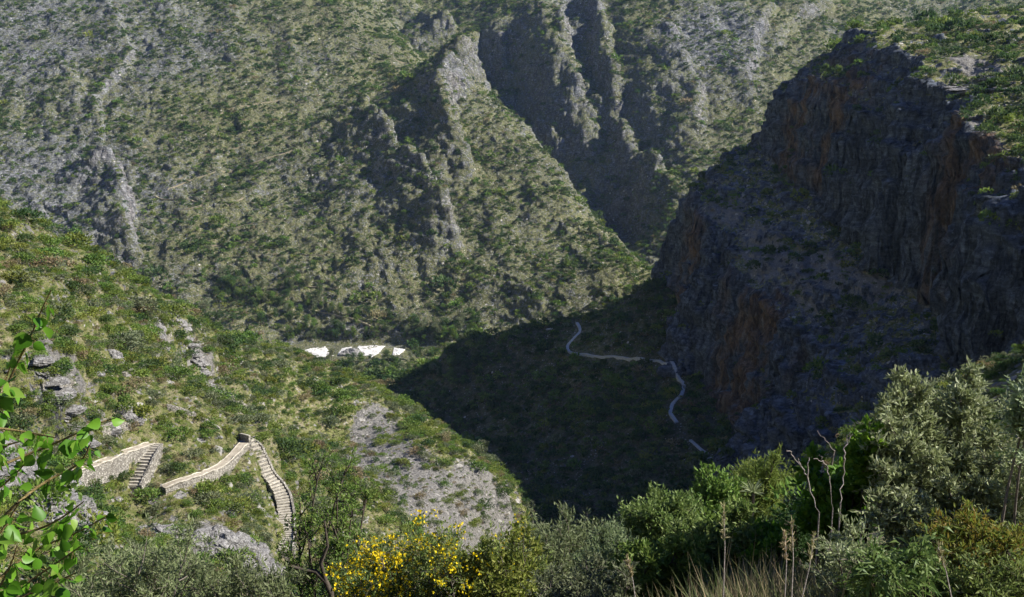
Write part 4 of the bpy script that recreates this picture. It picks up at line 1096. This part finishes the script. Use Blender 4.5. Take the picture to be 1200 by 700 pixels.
# middle: row of bushes on the brow
B('pine_bush', 'fluffy green pine sapling on the brow right of centre', 'tree', 893, 562, 34, 26, 20, 16, leaf=.22, mat='leaf_yellow', branch=9, twigs=6, per=20, width=.16, spread=.25, rad=.05, twl=.5, seed=30)
B('green_bush', 'rounded green bush left of the pine sapling', 'bush', 830, 590, 27, 44, 24, 16, leaf=.16, mat='leaf_mid', branch=9, twigs=6, per=16, width=.4, spread=.28, rad=.04, twl=.4, seed=31)
B('green_bush', 'dark green bush against the gorge shadow below the pine sapling', 'bush', 770, 612, 22, 44, 32, 16, leaf=.13, mat='herb', branch=9, twigs=6, per=16, width=.4, spread=.28, rad=.04, twl=.35, seed=32)
B('silver_bush', 'grey green feathery bush at the gorge edge, centre bottom', 'bush', 655, 640, 18, 46, 34, 18, leaf=.12, mat='rosemary', stem_mat='twig', branch=10, twigs=6, per=18, width=.25, spread=.28, rad=.03, twl=.32, seed=33)
B('silver_bush', 'smaller grey green bush right of the feathery bush', 'bush', 722, 655, 15, 34, 30, 13, leaf=.10, mat='rosemary', stem_mat='twig', branch=9, twigs=6, per=16, width=.28, spread=.28, twl=.25, seed=34)
B('green_bush', 'leafy green bush at the bottom beneath the pine sapling', 'bush', 848, 650, 12, 60, 40, 20, leaf=.08, mat='herb', branch=10, twigs=6, per=16, width=.45, spread=.28, twl=.22, seed=35)
B('green_bush', 'leafy olive green bush at the bottom right of centre', 'bush', 770, 672, 11, 50, 30, 16, leaf=.075, mat='leaf_mid', branch=9, twigs=6, per=16, width=.45, spread=.28, twl=.2, seed=36)
B('green_bush', 'small fresh green bush in front of the dark rocks', 'bush', 903, 635, 11.5, 22, 18, 8, leaf=.09, mat='bright', branch=8, twigs=5, per=12, width=.55, spread=.25, seed=37)
B('green_bush', 'shaded green shrub between fresh green bush and dead twigs', 'bush', 940, 620, 13, 24, 22, 8, leaf=.07, mat='leaf_dark', branch=8, twigs=5, per=14, width=.4, spread=.28, seed=38)
B('green_bush', 'bright green bush right of the yellow broom', 'bush', 590, 672, 12, 44, 28, 15, leaf=.08, mat='leaf_yellow', branch=9, twigs=6, per=16, width=.4, spread=.28, twl=.2, seed=39)
B('silver_bush', 'grey leaved bush at the bottom, centre', 'bush', 690, 690, 10.5, 50, 14, 12, leaf=.07, mat='leaf_grey', stem_mat='twig', branch=8, twigs=5, per=16, width=.3, spread=.3, twl=.18, seed=40)
# left bottom
B('rosemary_bush', 'broad soft grey green bush at the bottom left', 'bush', 170, 690, 17, 95, 40, 30, leaf=.12, mat='rosemary', stem_mat='twig', branch=9, twigs=6, per=18, width=.25, spread=.3, rad=.03, twl=.35, seed=41, dY=2)
B('rosemary_bush', 'mid green bush at the bottom between grey bush and dark limbed tree', 'bush', 285, 698, 16, 50, 18, 14, leaf=.11, mat='rosemary', stem_mat='twig', branch=9, twigs=6, per=16, width=.3, spread=.3, twl=.3, seed=42)
# broom with flowers
def broom(label, px, py, Y, rx, ry, n, seed, nfl):
    e, LP = B('flowering_broom', label, 'shrub', px, py, Y, rx, ry, n, leaf=.07, mat='herb', stem_mat='leaf_mid' if False else 'twig', branch=9, twigs=6, per=13, width=.3, spread=.3, twl=.24, seed=seed)
    r_ = np.random.default_rng(seed + 9)
    b = np.array(e.location); z = LP[:, 2]
    # flowers sit in bunches near the twig ends on the upper side
    cen = LP[r_.choice(len(LP), nfl, p=(lambda w: w / w.sum())(np.exp((z - z.max()) * 1.6)))]
    P = np.repeat(cen, 9, 0) + r_.normal(size=(nfl * 9, 3)) * .04
    v, f = leaf_quads(P, r_.normal(size=P.shape) + [0, -.3, .3], .042, .04, r_, fold=.3)
    new_mesh('flowers', v - b, f, M['flower'], e)
broom('broom shrub thick with yellow flowers at the bottom edge', 425, 692, 12.0, 34, 14, 12, 50, 250)
broom('tall airy broom with yellow flower heads above the grey wedge of rock', 466, 650, 12.6, 30, 22, 9, 51, 170)
broom('broom with scattered yellow flowers left of the bright green bush', 535, 672, 12.2, 46, 24, 16, 52, 150)
broom('thinly flowering broom in front of the gorge corner', 598, 662, 12.8, 32, 16, 10, 53, 40)

# dark limbed small tree left of the broom
rt_ = np.random.default_rng(60)
bp = at(392, 720, 17); base = np.array(foot(bp.x, bp.y))
tips = [tuple(at(a, b, Y)) for a, b, Y in [(352, 590, 17.5), (372, 562, 17.8), (395, 575, 17.2), (412, 600, 17), (360, 625, 16.8), (392, 620, 17), (420, 640, 17.3), (345, 655, 17), (378, 655, 17), (430, 580, 18), (405, 550, 18)]]
e, LP = bush('dark_limbed_tree', 'small sparse tree with black crooked limbs beside the stair foot', 'tree', base, tips, .085, 'leaf_mid', 'bark', branch=9, twigs=5, per=11, width=.4, spread=.17, rad=.05, fill=.5, seed=60, twl=.3)
lim = [np.array([tuple(at(a, b, 16.6)) for a, b in pl]) for pl in ([(390, 720), (388, 695), (382, 682), (370, 670), (355, 668), (342, 664)], [(382, 682), (376, 660), (384, 640), (380, 610)])]
v, f = merge([tube(lim[0], .065, .03, 6), tube(lim[1], .045, .02, 6)]); new_mesh('limb', v - base, f, M['bark'], e, True)

# dead twigs in front of the cliff
def twigset(label, lines, Y, r, base):
    b = np.array(foot(*at(base[0], base[1], Y).xy[:])) if False else np.array(tuple(at(base[0], base[1], Y)))
    g = drop(b[0], b[1]); root = np.array([b[0], b[1], g])
    e = empty('dead_branch', root, label, 'dead shrub')
    parts = [tube(np.array([root, (root + b) / 2, b]) - root, r * 1.4, r, 5)]
    for l in lines:
        P = np.array([tuple(at(a, c, Y + 0.15 * math.sin(a))) for a, c in l]); parts.append(tube(resample3(P) - root, r, r * .35, 4))
    v, f = merge(parts); new_mesh('bare_twigs', v, f, M['dead'], e, True)
def resample3(P):
    t = np.linspace(0, len(P) - 1, len(P) * 3); Q_ = np.stack([np.interp(t, range(len(P)), P[:, i]) for i in range(3)], 1)
    Q_[1:-1] += RNG.normal(size=(len(Q_) - 2, 3)) * .008; return Q_
twigset('leafless grey twigs left of the bright green bush', [[(946, 558), (936, 545), (926, 530), (922, 527)], [(940, 548), (935, 537)], [(946, 558), (947, 545), (948, 536)], [(946, 558), (952, 580), (960, 600)]], 9.2, .008, (960, 600))
twigset('bare forked twig standing above the bright green bush', [[(990, 538), (990, 525), (993, 512), (996, 507)], [(993, 516), (999, 508)], [(990, 538), (988, 560), (985, 590)]], 9.2, .008, (985, 590))
twigset('thin bare twigs between the other two dead twigs', [[(970, 548), (962, 540), (953, 538)], [(965, 543), (960, 533)], [(975, 545), (978, 530), (966, 515), (958, 505)], [(970, 548), (974, 570), (976, 595)]], 9.2, .006, (976, 595))

# dry stalks and grasses along the bottom
def blades(n, xr, Yr, hl, w, rng, bend=.35):
    x = rng.uniform(*xr, n); Y = rng.uniform(*Yr, n)
    X = (x - 600) / FPX * Y
    Z = np.array([drop(a, b) for a, b in zip(X, Y)])
    h = hl * np.exp(rng.normal(0, .24, n)); a = rng.uniform(0, 6.28, n); l = h * bend * rng.uniform(.2, 1.3, n)
    P0 = np.stack([X, Y, Z], 1); dv = np.stack([np.cos(a) * l, np.sin(a) * l, h], 1)
    s = np.stack([-np.sin(a), np.cos(a), 0 * a], 1) * w
    P1 = P0 + dv * [.35, .35, .6]; P2_ = P0 + dv
    V_ = np.stack([P0 - s, P0 + s, P1 + s * .8, P2_, P1 - s * .8], 1).reshape(-1, 3)
    i = np.arange(n)[:, None] * 5
    F4 = (i + np.array([0, 1, 2, 4])); F3 = (i + np.array([4, 2, 3, 3]))[:, :3]
    return V_, F4, F3
def grass(name, label, mat, *a, **k):
    V_, F4, F3 = blades(*a, **k)
    o = new_mesh(name, V_, F4.tolist() + F3.tolist(), M[mat]); tag(o, label, None, None, 'stuff')
grass('dry_grass', 'dry straw coloured grass along the bottom right', 'straw', 11000, (640, 1290), (6.3, 10.5), .50, .004, rg)
grass('green_grass', 'green grass and herbs among the dry stalks at the bottom', 'grass', 15000, (600, 1290), (6.3, 11.0), .44, .0055, rg, bend=.6)
def stalk(label, px, y0, y1, Y, r=.006, lean=0):
    a = at(px, y0, Y); b = at(px + lean, y1, Y); g = drop(a.x, a.y)
    P = np.array([(a.x - (b.x - a.x) * .3, a.y, g), tuple(a), tuple((a + b) / 2 + Vector((.01, 0, 0))), tuple(b)])
    root = P[0].copy(); e = empty('dry_stalk', root, label, 'grass stalk')
    v, f = tube(P - root, r, r * .5, 4); new_mesh('stem', v, f, M['dead'], e)
    n = 60; u = RNG.uniform(.55, 1, n)[:, None]; Q_ = P[1] + (P[3] - P[1]) * u - root
    v, f = leaf_quads(Q_, RNG.normal(size=(n, 3)) * .5 + [0, 0, 1], .05, .012, RNG); new_mesh('seed_head', v, f, M['straw'], e)
stalk('tall single dry stalk left of the dark rocks', 848, 690, 592, 7.0)
stalk('pale dry stalk, left of the pair by the small silvery bush', 920, 695, 625, 6.5)
stalk('taller pale dry stalk of the pair by the small silvery bush', 928, 695, 612, 6.6)
stalk('leaning straw stalk right of the pair', 940, 700, 628, 6.4, lean=14)
stalk('short dry stalk leaning left at the bottom centre', 745, 705, 655, 6.8, lean=-10)
stalk('slanting dry stalk near the bottom right corner', 1115, 700, 640, 6.2, lean=-16)

# pale rosette plant on the brow
p = at(883, 578, 20); g = drop(p.x, p.y); 
n = 46; a = RNG.uniform(0, 6.28, n); el = RNG.uniform(.25, 1.4, n)
D_ = np.stack([np.cos(a) * np.cos(el), np.sin(a) * np.cos(el), np.sin(el)], 1)
e = empty('spiky_rosette', (p.x, p.y, g), 'pale spiky rosette plant below the pine sapling', 'plant')
v, f = leaf_quads(np.zeros((n, 3)) + [0, 0, p.z - g], D_, .36, .035, RNG, droop=.15); new_mesh('leaves', v, f, M['olive'], e)
v, f = tube(np.array([[0, 0, 0], [0, 0, (p.z - g) / 2], [0, 0, p.z - g]]), .04, .03, 5); new_mesh('stem', v, f, M['bark'], e)

# big-leaved sprays entering from the left edge, close to the viewpoint
def mat_spray():
    return mat_leaf('young_heart_shaped_leaf', [(0.055, 0.15, 0.010), (0.10, 0.24, 0.015), (0.17, 0.34, 0.03), (0.24, 0.36, 0.06)], .42, .45, .3, .1, .004)
M['spray'] = mat_spray()
M['spray_twig'] = mat_bark('olive_brown_twig', (0.14, 0.10, 0.04), (0.30, 0.24, 0.10), 60)
def big_leaf(p, d, ln, rng):
    """pointed oval leaf folded along its midrib: 12 verts"""
    d = d / np.linalg.norm(d); s = np.cross(d, rng.normal(size=3)); s /= np.linalg.norm(s); u = np.cross(s, d)
    ts = [0, .12, .3, .52, .75, 1.0]; ws = [0, .27, .37, .33, .19, 0]
    vs, fs = [], []
    curl = rng.uniform(-.25, .1)
    for t, w in zip(ts, ws):
        c = p + d * ln * t + u * ln * curl * t * t
        vs += [c - s * w * ln + u * w * ln * .35, c, c + s * w * ln + u * w * ln * .35]
    for i in range(5):
        a = 3 * i; fs += [(a, a + 1, a + 4, a + 3), (a + 1, a + 2, a + 5, a + 4)]
    return vs, fs
rl = np.random.default_rng(90)
sprays = [([(-30, 560), (-10, 490), (20, 425), (38, 392), (48, 362), (60, 340)], 2.5, 15), ([(-40, 500), (0, 501), (35, 507), (65, 513)], 2.35, 6),
          ([(-30, 560), (20, 537), (55, 524), (90, 508), (120, 494), (135, 490)], 2.5, 13), ([(20, 590), (55, 560), (85, 552), (100, 535), (106, 520)], 2.55, 10),
          ([(-30, 640), (10, 628), (45, 622), (75, 606), (98, 588)], 2.4, 13), ([(-20, 700), (20, 655), (50, 640), (90, 625), (125, 605)], 2.45, 14),
          ([(-20, 720), (20, 690), (55, 668), (95, 640)], 2.3, 12), ([(-40, 480), (-12, 470), (5, 455), (12, 430)], 2.2, 8), ([(-40, 590), (-5, 580), (15, 560), (28, 545)], 2.3, 8),
          ([(-20, 730), (15, 700), (40, 695), (70, 680), (88, 672)], 2.25, 11), ([(-40, 660), (-5, 640), (10, 610), (22, 590)], 2.2, 9), ([(-40, 740), (-5, 700), (12, 670), (20, 640)], 2.15, 12), ([(-30, 540), (-8, 530), (10, 520), (22, 518)], 2.3, 6)]
tb = at(-130, 760, 2.6); root = np.array([tb.x, tb.y, drop(tb.x, tb.y)])
e = empty('leafy_tree', root, 'close bright green leaf sprays reaching in from the left edge', 'tree')
crown0 = np.array(tuple(at(-110, 690, 2.6)))
v, f = tube(bez(root, (root + crown0) / 2 + [.05, 0, .1], crown0, 8) - root, .035, .022, 7); new_mesh('trunk', v, f, M['bark'], e, True)
tw, vs, fs, ya = [], [], [], 0
for pl, Y, n in sprays:
    P = np.array([tuple(at(a, b, Y + .1 * math.sin(i))) for i, (a, b) in enumerate(pl)])
    Q_ = resample(P, .03) if len(P) > 3 else resample3(P)
    link_ = bez(crown0, (crown0 + P[0]) / 2 + [0, 0, -.05], P[0], 6)
    tw.append(tube(link_ - root, .012, .0045, 5)); tw.append(tube(Q_ - root, .0045, .0016, 5))
    for k in range(int(n * 2.0)):
        t = .22 + .78 * (k + rl.random()) / (n * 2.0); q = Q_[min(len(Q_) - 1, int(t * (len(Q_) - 1)))]
        d = np.array([rl.normal() * .6, rl.normal() * .5, -.55 + rl.normal() * .45])
        pet = q + unit(d + rl.normal(size=3) * .3) * .018
        tw.append(tube(np.array([q, (q + pet) / 2, pet]) - root, .0009, .0008, 3))
        a, b = big_leaf(pet - root, d, rl.uniform(.022, .052) * (1.1 if t < .8 else .8), rl)
        o_ = len(vs); vs += a; fs += [tuple(i + o_ for i in q4) for q4 in b]
v, f = merge(tw); new_mesh('twigs', v, f, M['spray_twig'], e, True)
new_mesh('leaves', np.array(vs), fs, M['spray'], e, True)

label_lots()
